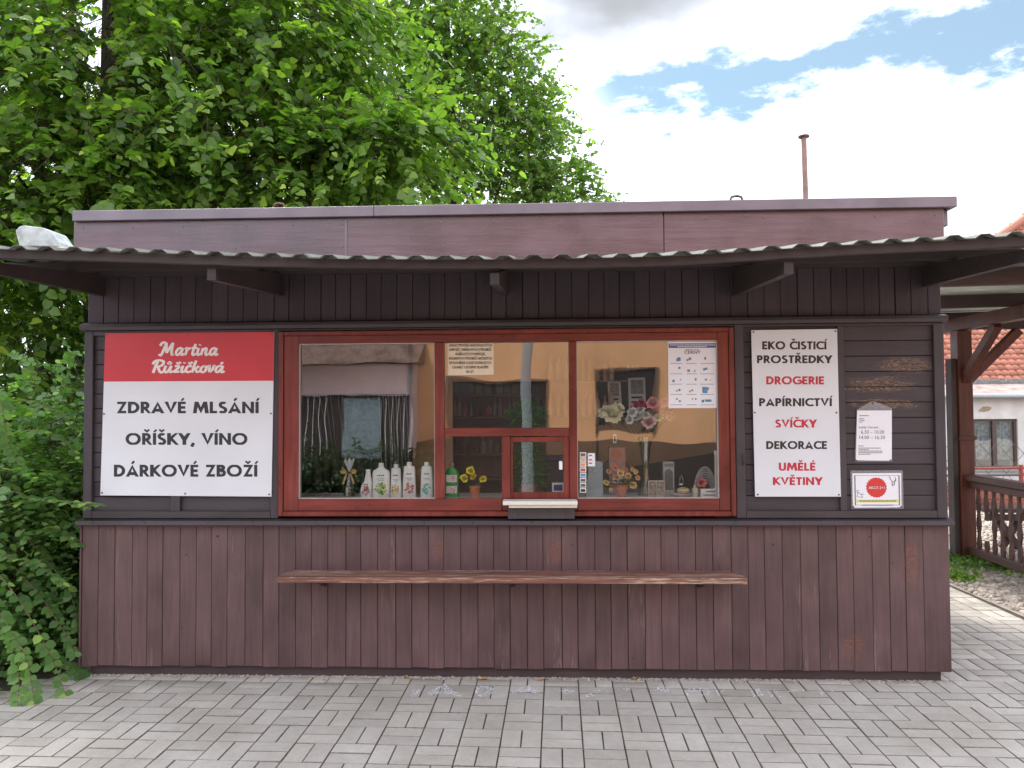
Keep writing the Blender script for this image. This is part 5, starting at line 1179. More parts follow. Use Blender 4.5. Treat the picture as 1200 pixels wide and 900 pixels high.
# soap dish with loaf shaped soap and a clear swan like stopper
yy = .13; c = pt(800, 580, yy); mb = MB(); mb.lathe([(.03, 0), (.058, .010), (.062, .018), (.057, .016), (.0, .012)], (c.x-.012, yy, ZD), 20, 1, .7, cap=False); o = mb.build('soap_dish', plain('dish_cream', (.62, .60, .50), .4)); tag(o, 'pale oval soap dish on the display board', 'dish')
mb = MB(); mb.lathe([(.0, .016), (.03, .02), (.04, .034), (.034, .048), (.012, .056), (0, .057)], (c.x+.004, yy, ZD), 18, 1, .7, cap=False); o = mb.build('soap', plain('soap_yellow', (.66, .54, .28), .4, .06, 60), smooth=True); tag(o, 'rounded yellowish soap resting in the pale oval dish', 'soap')
mb = MB(); mb.lathe([(.022, ZD+.06-ZD), (.024, .064), (.012, .075), (.02, .09), (.012, .105), (.004, .125), (.0, .13)], (c.x, yy+.04, ZD), 16); o = mb.build('glass_stopper', m_clear, smooth=True); tag(o, 'clear turned glass ornament behind the yellowish soap', 'ornament')
# grey looped towel with pink rose, small bottle, white box
yy = .18; m_tow = plain('towel_grey', (.42, .45, .44), .9, .15, 90, bump=.002); g = random.Random(3)
tw = thing('towel_roll', 'grey towel folded into loops with a pink rose at far right', 'towel', (pt(825, 580, yy).x, yy, ZD))
for k in range(6):
    c = pt(812+k*1.5, 583, yy); x0 = pt(812.5+k*1.3, 583, yy).x; x1 = pt(838-k*.6, 583, yy).x; top = pt(820, 547+k*3.0, yy).z; cx_ = (x0+x1)/2; rx = (x1-x0)/2; mb = MB()
    P = [(cx_+rx*math.cos(R(a))*(1-.12*math.sin(R(a))), yy+.012*k-.03, ZD+(top-ZD)*(math.sin(R(a))**.75 if 0 < a < 180 else 0)) for a in range(180, -1, -12)]
    mb.tube(P, .0052, 6); mb.build('towel_fold', m_tow, tw, smooth=True)
mb = MB(); bloom(mb, pt(822, 566, .12), .032, g, 3, 0, 1, (-.3, -1, .3)); mb.build('rose', [plain('rose_coral', (.72, .16, .18), .5), plain('rose_coral_dark', (.55, .08, .1), .5)], tw)
yy = .09; c = pt(814.5, 580, yy); h = pt(814, 568, yy).z-ZD; mb = MB(); mb.lathe([(.017, 0), (.018, .004), (.018, h*.72), (.009, h*.8), (.009, h)], (c.x, yy, ZD), 14); o = mb.build('small_bottle', plain('bottle_palegreen', (.55, .58, .42), .3), smooth=True); tag(o, 'little pale green bottle in front of the grey towel', 'bottle')
o, xa, xb, za, zb_ = simple_box('soap_box', 821.5, 841, 573, 583, .06, .03, m_plastw, 'small white box with red print in the right corner of window', 'box')
mb = MB()
for q in range(5): mb.box(xa+.03+q*.012, xa+.039+q*.012, .0588, .0598, zb_-.019, zb_-.011); mb.build('label_text', m_inkr, o)
mb = MB(); mb.box(xa+.012, xb-.012, .0590, .0598, za+.012, za+.018); mb.build('label_line', MATS['ink_grey'], o)
yy = .05; A = pt(839.3, 572, yy); B = pt(839.3, 533, yy); mb = MB(); mb.tube([(A.x-.0, yy, A.z), (A.x, yy, B.z)], .009, 12); o = mb.build('candle_stick', plain('candle_cream', (.70, .67, .60), .4)); tag(o, 'slim cream stick hanging by the right edge of the window', 'candle')
mb = MB(); mb.tube([(A.x, yy, B.z), (A.x, yy, B.z+.026)], .011, 12); mb.build('cap', m_plastw, o)
mb = MB(); mb.box(A.x-.014, A.x+.022, yy-.012, yy+.012, A.z-.012, A.z-.001, .002); mb.build('bracket', m_plastw, o)

# green plant inside behind the hatch; till and card terminal
yy = .24; c = pt(618, 560, yy); g = random.Random(8)
pl = thing('house_plant', 'dense green feathery plant standing behind the serving hatch', 'plant', (c.x, yy, ZD))
lf = MB(); zt_ = pt(620, 470, yy).z
for k in range(1500):
    u = g.random(); z = ZD+.05+(zt_-ZD-.05)*u; w = (.095+.03*math.sin(u*9))*(1-max(0, u-.86)/.14*.8); a = g.uniform(0, 6.28); r = w*math.sqrt(g.random())
    petal(lf, (c.x+r*math.cos(a)-.0, yy+r*.8*math.sin(a), z), a, g.uniform(-.4, .8), .045, .017, -.3)
lf.build('foliage', leafmat('plant_leaf', (.05, .20, .03), (.16, .42, .06), .3), pl, stuff=True)
mb = MB(); mb.tube([(c.x, yy, ZD+.02), (c.x, yy, zt_-.05)], .01, 7); mb.build('stem', m_stem, pl)
mb = MB(); mb.lathe([(.05, 0), (.065, .07), (.062, .072), (.055, .06)], (c.x, yy, ZD), 18); mb.build('pot', m_terra, pl)
o, *_ = simple_box('till', 638, 660, 534, 583, .38, .12, plain('till_dark', (.07, .06, .07), .4, .1), 'dark till standing behind the right half of hatch', 'till')
mb = MB(); A = pt(636, 540, .36); B = pt(657, 534, .36); mb.box(A.x, B.x, .33, .375, A.z, B.z, .003); mb.build('display', plain('till_navy', (.02, .02, .09), .3), o)
o, *_ = simple_box('card_terminal', 647, 661, 566, 583, .09, .04, m_plastw, 'small white card terminal with blue screen at the hatch', 'terminal')
A = pt(649, 575, .088); B = pt(659, 568, .088); mb = MB(); mb.box(A.x, B.x, .0885, .0898, A.z, B.z); mb.build('screen', plain('screen_blue', (.03, .03, .2), .2), o)

# white floodlight casing lying on the canopy
yy = -.62; c = pt(50, 286, yy); zc_ = zsheet(c.x, yy)+.0
fl = thing('floodlight', 'white weathered rounded lamp casing lying on the canopy at far left', 'lamp', (c.x, yy, zc_))
m_fl = plain('casing_white', (.50, .54, .52), .5, .3, 18)
P = [pt(a, b, yy) for a, b in ((25, 273), (30, 267.5), (36, 266.5), (58, 269.5), (66, 272.5), (76, 286), (76, 291), (30, 291))]
zmin = zc_+.006
mb = MB(); mb.prism([(p.x, max(p.z, zmin)) for p in P][::-1], yy-.05, yy+.09); o = mb.build('casing', m_fl, fl); bv = o.modifiers.new('bevel', 'BEVEL'); bv.width = .006; bv.segments = 3
A = pt(61, 287, yy); B = pt(84, 287, yy); mb = MB(); mb.box(A.x, B.x, yy-.06, yy+.02, zmin-.002, zmin+.014, .004); mb.build('mounting_plate', plain('casing_cream', (.66, .6, .5), .6, .1), fl)

# ------------------------------------------------------------------ vegetation
def frames(L, Nrm):
    L = L/np.linalg.norm(L, axis=1, keepdims=True); Nn = Nrm-L*(L*Nrm).sum(1, keepdims=True); Nn /= np.linalg.norm(Nn, axis=1, keepdims=True)+1e-9
    return np.cross(L, Nn), L, Nn
HEART = (np.array([(0, 0, 0), (0, .5, -.05), (0, 1.05, -.16), (.36, -.03, .07), (.50, .40, .05), (.27, .80, -.03), (-.36, -.03, .07), (-.50, .40, .05), (-.27, .80, -.03)]),
         np.array([(0, 3, 4, 1), (1, 4, 5, 2), (0, 1, 7, 6), (1, 2, 8, 7)]))
OVAL = (np.array([(0, 0, 0), (0, 1.0, -.08), (.33, .25, .05), (.31, .65, .02), (-.33, .25, .05), (-.31, .65, .02)]), np.array([(0, 2, 3, 1), (0, 1, 5, 4)]))
def leaf_array(P, L, Nrm, size, tmpl):
    T, Fc = tmpl; B, L, Nn = frames(L, Nrm); s = size[:, None, None]
    V = P[:, None]+s*(T[None, :, 0, None]*B[:, None]+T[None, :, 1, None]*L[:, None]+T[None, :, 2, None]*Nn[:, None])
    return V
def sprays(org, d, nl, length, size, g, side=.8, droop=.25, jit=.35, down=.25):
    """alternate leaves on twigs; returns leaf pos, dir, normal, size and twig ends"""
    S = len(org); d = d/np.linalg.norm(d, axis=1, keepdims=True)
    upv = np.tile([0, 0, 1.], (S, 1))+g.normal(0, .25, (S, 3)); sv = np.cross(d, upv); sv /= np.linalg.norm(sv, axis=1, keepdims=True)+1e-9; nv = np.cross(sv, d)
    t = (np.arange(nl)+.6)/nl; ln = length*g.uniform(.6, 1.3, S)
    P = org[:, None]+d[:, None]*(t[None, :, None]*ln[:, None, None]); P[..., 2] -= droop*(t**2)[None]*ln[:, None]
    sg = np.where(np.arange(nl) % 2, 1, -1)[None, :, None]
    L = d[:, None]*.55+sv[:, None]*sg*side+g.normal(0, jit*.6, (S, nl, 3)); L[..., 2] -= down
    Nv = np.repeat(nv[:, None], nl, 1)+g.normal(0, jit, (S, nl, 3))
    sz = size*g.uniform(.45, 1.25, (S, nl))*(1.08-.35*t[None])
    tip = org+d*ln[:, None]; tip[:, 2] -= droop*ln
    return P.reshape(-1, 3), L.reshape(-1, 3), Nv.reshape(-1, 3), sz.reshape(-1), tip
def in_ell(n, c, r, g, lo=.35, front=.0):
    v = g.normal(0, 1, (n*2, 3)); v /= np.linalg.norm(v, axis=1, keepdims=True)
    if front: v = v[g.uniform(0, 1, len(v)) < np.where(v[:, 1] < .25, 1, 1-front)]
    v = v[:n]; rr = g.uniform(lo**2, 1, len(v))**.5
    # uneven outline
    w = 1+.16*np.sin(v[:, 0]*5+v[:, 2]*7+c[0])+.12*np.sin(v[:, 1]*9+v[:, 2]*4+c[2])
    return np.array(c)+v*rr[:, None]*np.array(r)*w[:, None], v
def foliage(root, ells, g, tmpl, mat, nl, length, size, big=300, side=.8, droop=.25, droopdir=.3, twigmat=None, twr=.006, front=.5, jit=.35, reject=None, leafname='leaf', down=.25):
    Ps, Ls, Ns, Ss, O, T = [], [], [], [], [], []
    for (c, r, n, lo) in ells:
        o, v = in_ell(n, c, r, g, lo, front)
        if reject is not None: k = ~reject(o); o = o[k]; v = v[k]
        d = v*np.array([1, 1, .5])+g.normal(0, .45, v.shape); d[:, 2] -= droopdir
        P, L, N_, s, tip = sprays(o, d, nl, length, size, g, side, droop, jit, down)
        Ps.append(P); Ls.append(L); Ns.append(N_); Ss.append(s); O.append(o); T.append(tip)
    P, L, N_, s = map(np.concatenate, (Ps, Ls, Ns, Ss)); O = np.concatenate(O); T = np.concatenate(T)
    if reject is not None: k = ~reject(P); P, L, N_, s = P[k], L[k], N_[k], s[k]
    # the nearest leaves in view become single leaves
    c = np.array(CAMP); D = P-c; w = D@np.array(fw); X = 600+FPX*(D@np.array(CR))/w; Y = 450-FPX*(D@np.array(CU))/w
    vis_ = (X > 0) & (X < 1200) & (Y > 0) & (Y < 900) & (w > 0)
    key = np.where(vis_, w/s, 1e9); idx = np.argsort(key)[:big]; mask = np.zeros(len(P), bool); mask[idx] = True
    V = leaf_array(P[~mask], L[~mask], N_[~mask], s[~mask], tmpl); n = len(V); Fc = (tmpl[1][None]+len(tmpl[0])*np.arange(n)[:, None, None]).reshape(-1, 4)
    npmesh('foliage', V.reshape(-1, 3), Fc, mat, root, wpos(root), stuff=True)
    me = bpy.data.meshes.new(leafname); me.from_pydata([tuple(v) for v in tmpl[0]], [], [tuple(int(a) for a in f) for f in tmpl[1]]); me.materials.append(mat)
    B, Lx, Nx = frames(L[mask], N_[mask]); wp = wpos(root)
    for b_, l_, n_, p_, s_ in zip(B, Lx, Nx, P[mask], s[mask]):
        o = bpy.data.objects.new(leafname, me); COL.objects.link(o); o.parent = root
        m = Matrix((Vector(b_)*s_, Vector(l_)*s_, Vector(n_)*s_)).transposed().to_4x4(); m.translation = Vector(p_)-wp; o.matrix_local = m
    if twigmat is not None:       # twigs: thin three sided slivers, and links back towards the limbs
        k = len(O); d = T-O; a = np.cross(d, [0, 0, 1.]); a /= np.linalg.norm(a, axis=1, keepdims=True)+1e-9; b_ = np.cross(d, a); b_ /= np.linalg.norm(b_, axis=1, keepdims=True)+1e-9
        O2 = O-d*.5
        V = np.stack([O2+a*twr, O2-a*twr*.5+b_*twr, O2-a*twr*.5-b_*twr, T], 1).reshape(-1, 3)
        Fc = (np.array([(0, 1, 3), (1, 2, 3), (2, 0, 3)])[None]+4*np.arange(k)[:, None, None]).reshape(-1, 3)
        npmesh('twigs', V, Fc, twigmat, root, wpos(root), stuff=True)
def barkmat(name, c):
    m, t, b, o = newmat(name); N = t.nodes.new; L = t.links.new; g = N('ShaderNodeNewGeometry'); v = N('ShaderNodeVectorMath'); v.operation = 'MULTIPLY'; L(g.outputs['Position'], v.inputs[0]); v.inputs[1].default_value = (1, 1, .25)
    n = N('ShaderNodeTexNoise'); L(v.outputs[0], n.inputs['Vector']); n.inputs['Scale'].default_value = 22; n.inputs['Detail'].default_value = 8; mx_ = N('ShaderNodeMix'); mx_.data_type = 'RGBA'; L(n.outputs['Fac'], mx_.inputs['Factor']); mx_.inputs['A'].default_value = (*[q*.5 for q in c], 1); mx_.inputs['B'].default_value = (*[q*1.5 for q in c], 1)
    L(mx_.outputs['Result'], b.inputs['Base Color']); b.inputs['Roughness'].default_value = .9; bp = N('ShaderNodeBump'); bp.inputs['Distance'].default_value = .03; L(n.outputs['Fac'], bp.inputs['Height']); L(bp.outputs[0], b.inputs['Normal']); return m
m_bark = barkmat('bark_dark', (.065, .05, .042)); m_twig = plain('twig_brown', (.08, .055, .04), .8, .2)
def trunk_and_limbs(root, base, top, r0, limbs, g):
    mb = MB(); n = 7; P = []; b = Vector(base); t = Vector(top)
    for i in range(n+1):
        q = i/n; P.append(b.lerp(t, q)+Vector((g.gauss(0, .05), g.gauss(0, .05), 0))*(1 if 0 < i < n else 0))
    mb.tube(P, [r0*(1.25 if i == 0 else 1-.6*i/n) for i in range(n+1)], 12); mb.build('trunk', m_bark, root, smooth=True)
    for (q, tip, r) in limbs:
        s = b.lerp(t, q); e = Vector(tip); mid = s.lerp(e, .5)+Vector((g.gauss(0, .12), g.gauss(0, .12), .18)); m1 = s.lerp(mid, .5)+Vector((0, 0, .1)); mb = MB(); mb.tube([s, m1, mid, mid.lerp(e, .5)+Vector((0, 0, .03)), e], [r, r*.8, r*.55, r*.35, r*.12], 8); mb.build('limb', m_bark, root, smooth=True)
# 1: lime tree behind the kiosk at left
g = random.Random(5); G = np.random.default_rng(5)
YT = 3.6
lt = thing('lime_tree', 'large broad leaved tree spreading over the left end of the kiosk roof', 'tree', (pt(112, 400, 4.6).x, 4.6, 0))
tb = Vector(lt.location)
c = lambda px, py, y: tuple(pt(px, py, y))
trunk_and_limbs(lt, tb, (tb.x+.3, 4.5, 8.5), .24, [(.28, c(330, 150, 3.6), .10), (.3, c(20, 205, 3.2), .09), (.38, c(470, 120, 3.8), .11), (.42, c(200, 60, 2.8), .08), (.5, c(380, -60, 4.2), .09), (.55, c(-80, -40, 3.8), .1), (.34, c(300, 230, 4.2), .07), (.62, c(200, -200, 4.8), .08), (.2, c(60, 330, 3.8), .07)], g)
ells = [(c(60, 90, 3.4), (1.7, 1.3, 1.5), 1000, .3), (c(210, 110, 3.5), (1.7, 1.4, 1.6), 1100, .3), (c(350, 40, 3.8), (1.2, 1.1, 1.2), 560, .3), (c(450, 175, 3.4), (.92, .8, .62), 430, .2), (c(330, 195, 3.3), (1.1, .9, .75), 480, .3),
        (c(120, 220, 3.0), (1.3, 1.0, .8), 520, .3), (c(10, 250, 2.6), (.9, .9, .8), 360, .3), (c(40, 390, 3.4), (1.1, 1.0, 1.0), 420, .2), (c(200, 0, 4.8), (2.4, 1.3, 1.9), 700, .3), (c(-120, 100, 4.0), (1.8, 1.6, 2.2), 700, .3), (c(200, -220, 4.6), (2.9, 2.3, 1.9), 1100, .4), (c(260, 180, 5.4), (2.6, .8, 1.7), 620, .1), (c(30, 300, 5.4), (1.9, .8, 1.9), 500, .1)]
rej = lambda P: ((P[:, 1] < 2.75) & (P[:, 1] > -.3) & (P[:, 0] > XL-.12) & (P[:, 2] < 3.02)) | ((P[:, 1] < .25) & (P[:, 2] < 2.75) & (P[:, 2] > 2.15)) | ((P[:, 1] <= 2.6) & (P[:, 2] < 2.75) & (P[:, 0] > XL-.4)) | ((P[:, 1] < .1) & (P[:, 0] > XL-.5) & (P[:, 2] < 3.1))
def near_line(P, px, py, rad):      # keeps a gap in the crown where the bare trunk shows
    d = pt(px, py, 4)-CAMP; d.normalize(); D = P-np.array(CAMP); t = D@np.array(d); return (np.linalg.norm(D-t[:, None]*np.array(d), axis=1) < rad) & (P[:, 1] < 4.5)
rej0 = rej
rej = lambda P: rej0(P) | near_line(P, 112, 20, .22) | near_line(P, 118, 70, .17) | near_line(P, 108, 105, .13) | near_line(P, 28, 205, .14) | near_line(P, 60, 190, .10) | near_line(P, 275, 150, .10)
m_lime = leafmat('lime_leaf', (.055, .115, .028), (.20, .31, .055), .46, .34)
foliage(lt, ells, G, HEART, m_lime, 9, .48, .098, 300, droop=.3, droopdir=.35, twigmat=m_twig, twr=.005, reject=rej)
# 2: finer leaved tree behind the kiosk, centre
G = np.random.default_rng(6); YH = 9.0
ht = thing('hornbeam_tree', 'small leaved tree behind the kiosk with ragged right side against the sky', 'tree', (pt(545, 400, YH).x, YH, 0)); tb = Vector(ht.location)
trunk_and_limbs(ht, tb, c(520, -60, YH), .15, [(.4, c(690, 225, YH), .05), (.45, c(450, 150, YH), .05), (.5, c(650, 150, YH), .05), (.6, c(630, 80, YH), .045), (.7, c(580, 20, YH), .04), (.65, c(440, 30, YH), .04), (.42, c(600, 180, 8.4), .04)], g)
ells = [(c(505, 10, YH), (1.30, 1.2, 1.2), 620, .15), (c(545, 95, YH), (1.55, 1.3, 1.1), 760, .15), (c(585, 170, YH), (1.45, 1.3, .85), 640, .15), (c(640, 215, YH), (.95, .9, .42), 230, .1), (c(625, 135, YH), (.70, .7, .62), 190, .15), (c(440, 80, YH), (1.6, 1.3, 1.9), 620, .2), (c(520, -110, YH), (1.2, 1.2, 1.3), 450, .2), (c(560, 235, YH), (1.8, 1.2, .7), 420, .2), (c(575, 50, YH), (.55, .7, .7), 140, .15), (c(690, 232, YH), (.4, .4, .16), 45, .1)]
m_horn = leafmat('hornbeam_leaf', (.058, .120, .032), (.20, .30, .065), .48, .42)
foliage(ht, [(a, b, int(n*.85), d) for a, b, n, d in ells], G, HEART, m_horn, 11, .42, .080, 0, droop=.15, droopdir=.12, twigmat=m_twig, twr=.006, front=.3, jit=.6)
# 3: shrub at the left corner
G = np.random.default_rng(8)
sh = thing('snowberry_bush', 'dense green bush with arching leafy shoots at the left corner of kiosk', 'bush', (-3.6, .3, 0))
ells = [((-3.75, .45, 1.05), (.72, .75, .72), 560, .2), ((-3.85, .1, .5), (.62, .62, .50), 420, .2), ((-3.25, .65, .9), (.30, .5, .8), 300, .2), ((-3.4, .35, .45), (.42, .5, .42), 300, .2), ((-4.5, .5, 1.0), (.8, .8, .95), 400, .3), ((-3.12, .9, .5), (.2, .5, .5), 160, .2), ((-3.55, 1.2, 1.25), (.6, .5, .75), 260, .2)]
rejb = lambda P: ((P[:, 0] > XL-.03) & (P[:, 1] > -.06)) | (P[:, 2] < .02) | ((P[:, 0] > XL-.02) & (P[:, 2] < .95))
m_bush = leafmat('bush_leaf', (.070, .155, .052), (.19, .33, .10), .34, .40)
foliage(sh, ells, G, OVAL, m_bush, 12, .42, .062, 300, side=.9, droop=.45, droopdir=.1, twigmat=m_twig, twr=.0025, reject=rejb, front=.5, jit=.28, down=.1)
# arching shoots in front
def arching(name_root, shoots, mat, size, g):
    P, L, Nn, S = [], [], [], []; tw = MB()
    for pts in shoots:
        pts = [Vector(p) for p in pts]; sm = []
        for i in range(len(pts)-1):
            p0 = pts[max(i-1, 0)]; p1 = pts[i]; p2 = pts[i+1]; p3 = pts[min(i+2, len(pts)-1)]
            for k in range(8):
                t = k/8; sm.append(.5*((2*p1)+(p2-p0)*t+(2*p0-5*p1+4*p2-p3)*t*t+(-p0+3*p1-3*p2+p3)*t**3))
        tw.tube(sm, [.0035*(1-.6*i/len(sm)) for i in range(len(sm))], 5)
        for i, p in enumerate(sm[3:]):
            d = (sm[min(i+4, len(sm)-1)]-sm[i+2]).normalized(); s_ = d.cross(Vector((0, 0, 1))).normalized()
            nrm = s_.cross(d)
            if nrm.z < 0: nrm = -nrm
            for q in (-1, 1):
                if g.random() < .12: continue
                P.append(p+d*g.uniform(-.012, .012)); ll = s_*q*.9+d*.45+Vector((g.gauss(0, .15), g.gauss(0, .15), g.gauss(-.05, .12))); L.append(ll); Nn.append(nrm+Vector((0, -.25, 0))+Vector([g.gauss(0, .2) for _ in range(3)])); S.append(size*g.uniform(.6, 1.25)*(1.12-.4*i/len(sm)))
    V = leaf_array(np.array(P), np.array(L), np.array(Nn), np.array(S), OVAL); n = len(V)
    npmesh('shoot_leaves', V.reshape(-1, 3), (OVAL[1][None]+6*np.arange(n)[:, None, None]).reshape(-1, 4), mat, name_root, wpos(name_root), stuff=True)
    tw.build('shoots', plain('shoot_red', (.18, .09, .06), .6), name_root, smooth=True)
g = random.Random(17); shoots = []
for (a, b, c2, d2, y0) in (((-20, 560), (40, 585), (85, 588), (118, 592), -.12), ((-25, 600), (25, 588), (62, 586), (100, 597), -.18), ((-30, 640), (20, 700), (60, 770), (78, 818), -.30), ((-35, 680), (0, 720), (30, 770), (40, 825), -.42), ((-20, 720), (10, 745), (22, 790), (20, 832), -.45),
                           ((-10, 640), (40, 690), (75, 740), (88, 770), -.1), ((-30, 500), (20, 470), (60, 480), (90, 500), .15), ((-20, 440), (0, 470), (10, 520), (30, 560), -.1), ((20, 640), (50, 620), (75, 628), (95, 640), .0), ((-20, 530), (30, 505), (70, 515), (96, 540), .05), ((40, 760), (70, 775), (95, 790), (104, 800), -.02), ((-10, 580), (40, 640), (80, 690), (92, 740), .05), ((-40, 610), (0, 650), (40, 660), (80, 690), -.2)):
    shoots.append([pt(*a, y0+.2), pt(*b, y0+.05), pt(*c2, y0), pt(*d2, y0-.03)])
arching(sh, shoots, m_bush, .066, g)
sh_stems = MB()
for k in range(14):
    x = -3.7+g.uniform(-.4, .35); y = .4+g.uniform(-.3, .4); sh_stems.tube([(x, y, -.02), (x+g.gauss(0, .1), y+g.gauss(0, .1), .6), (x+g.gauss(0, .35), y+g.gauss(0, .3), 1.3)], [.012, .008, .003], 6)
sh_stems.build('stems', m_twig, sh, smooth=True)
# 4: back shrubs that close the view at left, below the lime crown
G = np.random.default_rng(9)
bs = thing('background_shrub', 'shadowed tall shrub filling the gap behind the bush at far left', 'shrub', (-5.2, 4.6, 0))
ells = [((-5.6, 4.8, 1.2), (1.9, .8, 1.4), 700, .1), ((-4.4, 4.2, 1.9), (1.0, .8, 1.1), 360, .1), ((-7.6, 4.6, 1.6), (1.6, 1.0, 1.9), 420, .2), ((-4.0, 3.4, .9), (.6, .6, .9), 220, .1)]
foliage(bs, ells, G, OVAL, leafmat('shrub_leaf', (.03, .08, .02), (.09, .17, .035), .35), 10, .5, .11, 0, twigmat=m_twig, reject=rej)
for k in range(5):
    x = -5.8+k*.4; mb = MB(); mb.tube([(x, 4.7, 0), (x+.1, 4.7, 1.2), (x+.3, 4.6, 2.2)], [.03, .02, .008], 6); mb.build('stem', m_twig, bs, smooth=True)

# ------------------------------------------------------------------ shelter and railing at right
XR0 = 4.55
shl = thing('shelter', 'open timber shelter with tin roof and brown posts right of the kiosk', 'shelter', (5.5, 3.0, 0))
pp0 = gp(1130, 655); px_, py_ = pp0.x, pp0.y
def post(x, y, h):
    mb = MB(); mb.box(x-.075, x+.075, y-.075, y+.075, -.05, h, .006); o = mb.build('post', m_brownpost, shl)
    mb = MB(); mb.box(x-.135, x-.077, y-.05, y+.07, -.05, h-.3, .005); mb.build('side_plank', m_oldwood, shl)
    mb = MB(); mb.box(x-.09, x+.09, y-.095, y-.076, 1.26, 1.30, .003); mb.build('post_band', m_railw, shl)
ZP = 2.42
post(px_+.02, py_, ZP); post(px_+.05, py_-3.2, ZP); post(px_+3.2, py_, ZP)
def bm(n, a, b, w, h, mat=m_brownpost, parent=shl):
    mb = MB(); mb.beam(a, b, w, h, c=.004); return mb.build(n, mat, parent)
bm('plate_beam', (px_+.02, py_+1.2, ZP+.07), (px_+.05, py_-3.9, ZP+.07), .12, .13)
bm('plate_beam', (px_+3.2, py_+1.2, ZP+.07), (px_+3.2, py_-3.9, ZP+.07), .12, .13)
bm('brace', (px_+.02, py_-.02, ZP-.55), (px_+.04, py_-.62, ZP+.0), .08, .09)
bm('brace', (px_+.06, py_, ZP-.55), (px_+.62, py_, ZP+.0), .08, .09)
m_shb = wood('shelter_rafter_wood', (.060, .036, .033), (.045, .028, .026), 'x', .6, wear=.3)
bm('cross_beam', (px_-.0, py_+.0, ZP+.075-.14+.14), (px_+3.4, py_, ZP+.075), .10, .12, m_shb)
for k, y in enumerate((1.25, 2.7, 4.2)):
    bm('rafter', (px_-1.45+(.25 if k else 0), y, ZP+.17), (px_+3.6, y, ZP+.26), .08, .12 if k else .13, m_shb)
V = []; F = []; xs_ = []; ys_ = np.arange(.95, 5.6, .07)
x = px_-1.55
prof = []; k = 0
for j, y in enumerate(ys_):
    z = (.0, .018)[(j // 1) % 2]
    V += [(px_-1.5+.0, y, ZP+.235+z), (px_+3.8, y, ZP+.335+z)]
for j in range(len(ys_)-1): F.append((2*j, 2*j+1, 2*j+3, 2*j+2))
mb = MB(); mb.add(V, F); o = mb.build('corrugated_roof', plain('pale_sheet', (.55, .57, .53), .5, .2, 6), shl); sm = o.modifiers.new('thickness', 'SOLIDIFY'); sm.thickness = .003
bm('eaves_board', (px_-1.52, .93, ZP+.22), (px_+3.8, .93, ZP+.32), .02, .07, m_oldwood)
# railing
rl = thing('railing', 'brown timber railing with wavy balusters beside the gravel', 'railing', (px_+.05, 2.2, 0))
ya, yb3 = py_-.07, .4
mb = MB(); mb.box(px_-.02, px_+.12, yb3, ya, .83, .90, .012); mb.build('top_rail', m_railw, rl)
mb = MB(); mb.box(px_+.02, px_+.10, yb3, ya, .76, .829, .004); mb.build('rail', m_railw, rl)
mb = MB(); mb.box(px_+.0, px_+.10, yb3, ya, .06, .14, .008); mb.build('bottom_rail', m_railw, rl)
k = 0; y = ya-.12
while y > yb3:
    full = (k != 1)
    poly = []; n = 12; zlo, zhi = .141, .759
    for i in range(n+1):
        z = zlo+(zhi-zlo)*i/n; poly.append((y-.022-.010*math.sin(i*1.55), z))
    for i in range(n, -1, -1):
        z = zlo+(zhi-zlo)*i/n; poly.append((y+.022+.010*math.sin(i*1.55), z))
    segs = [(0, n)] if full else [(0, 2), (6, n)]
    for (i0, i1) in segs:
        q = poly[i0:i1+1]+poly[len(poly)-1-i1:len(poly)-i0]; mb = MB(); mb.prismx(q, px_+.045, px_+.068); mb.build('baluster', m_railw, rl)
    k += 1; y -= .135
# bench behind the railing
bn = thing('bench', 'rough dark timber bench standing on gravel behind the railing', 'bench', (6.0, 4.3, 0))
for yy in (4.2, 4.36): mb = MB(); mb.box(5.05, 6.9, yy-.065, yy+.065, .42, .465, .006); mb.build('seat_plank', m_oldwood, bn)
mb = MB(); mb.box(5.08, 6.9, 4.14, 4.18, .33, .40, .004); mb.build('apron', m_oldwood, bn)
for x in (5.3, 6.7):
    bm('leg', (x-.1, 4.3, .40), (x+.18, 4.3, 0), .06, .08, m_oldwood, bn); bm('leg', (x+.25, 4.32, .40), (x+.0, 4.32, 0), .06, .08, m_oldwood, bn)
# weeds
m_grass = leafmat('grass_blade', (.06, .13, .02), (.14, .22, .04), .35)
G = np.random.default_rng(12); n = 2600
cxs = np.array([(px_-.25, py_-.15, .2), (px_+.12, py_-.5, .16), (px_-.35, py_+.5, .22), (PX1+.13, 2.75, .10), (px_-.1, py_-.05, .15), (px_-.5, py_-.4, .12)]); ci = G.choice(len(cxs), n, p=[.28, .15, .22, .12, .15, .08]); b_ = cxs[ci]
P = np.stack([b_[:, 0]+G.normal(0, 1, n)*b_[:, 2], b_[:, 1]+G.normal(0, 1, n)*b_[:, 2]*1.2, G.uniform(0, .05, n)], 1); P = P[P[:, 0] > PX1+.02]; n = len(P)
L = G.normal(0, .6, (n, 3)); L[:, 2] = G.uniform(.1, 1, n); Nv = G.normal(0, 1, (n, 3)); Nv[:, 2] += 1
V = leaf_array(P, L, Nv, G.uniform(.02, .05, n), OVAL); o = npmesh('weeds', V.reshape(-1, 3), (OVAL[1][None]+6*np.arange(n)[:, None, None]).reshape(-1, 4), m_grass, stuff=True); tag(o, 'bright green weeds round the foot of the shelter post', 'weeds')
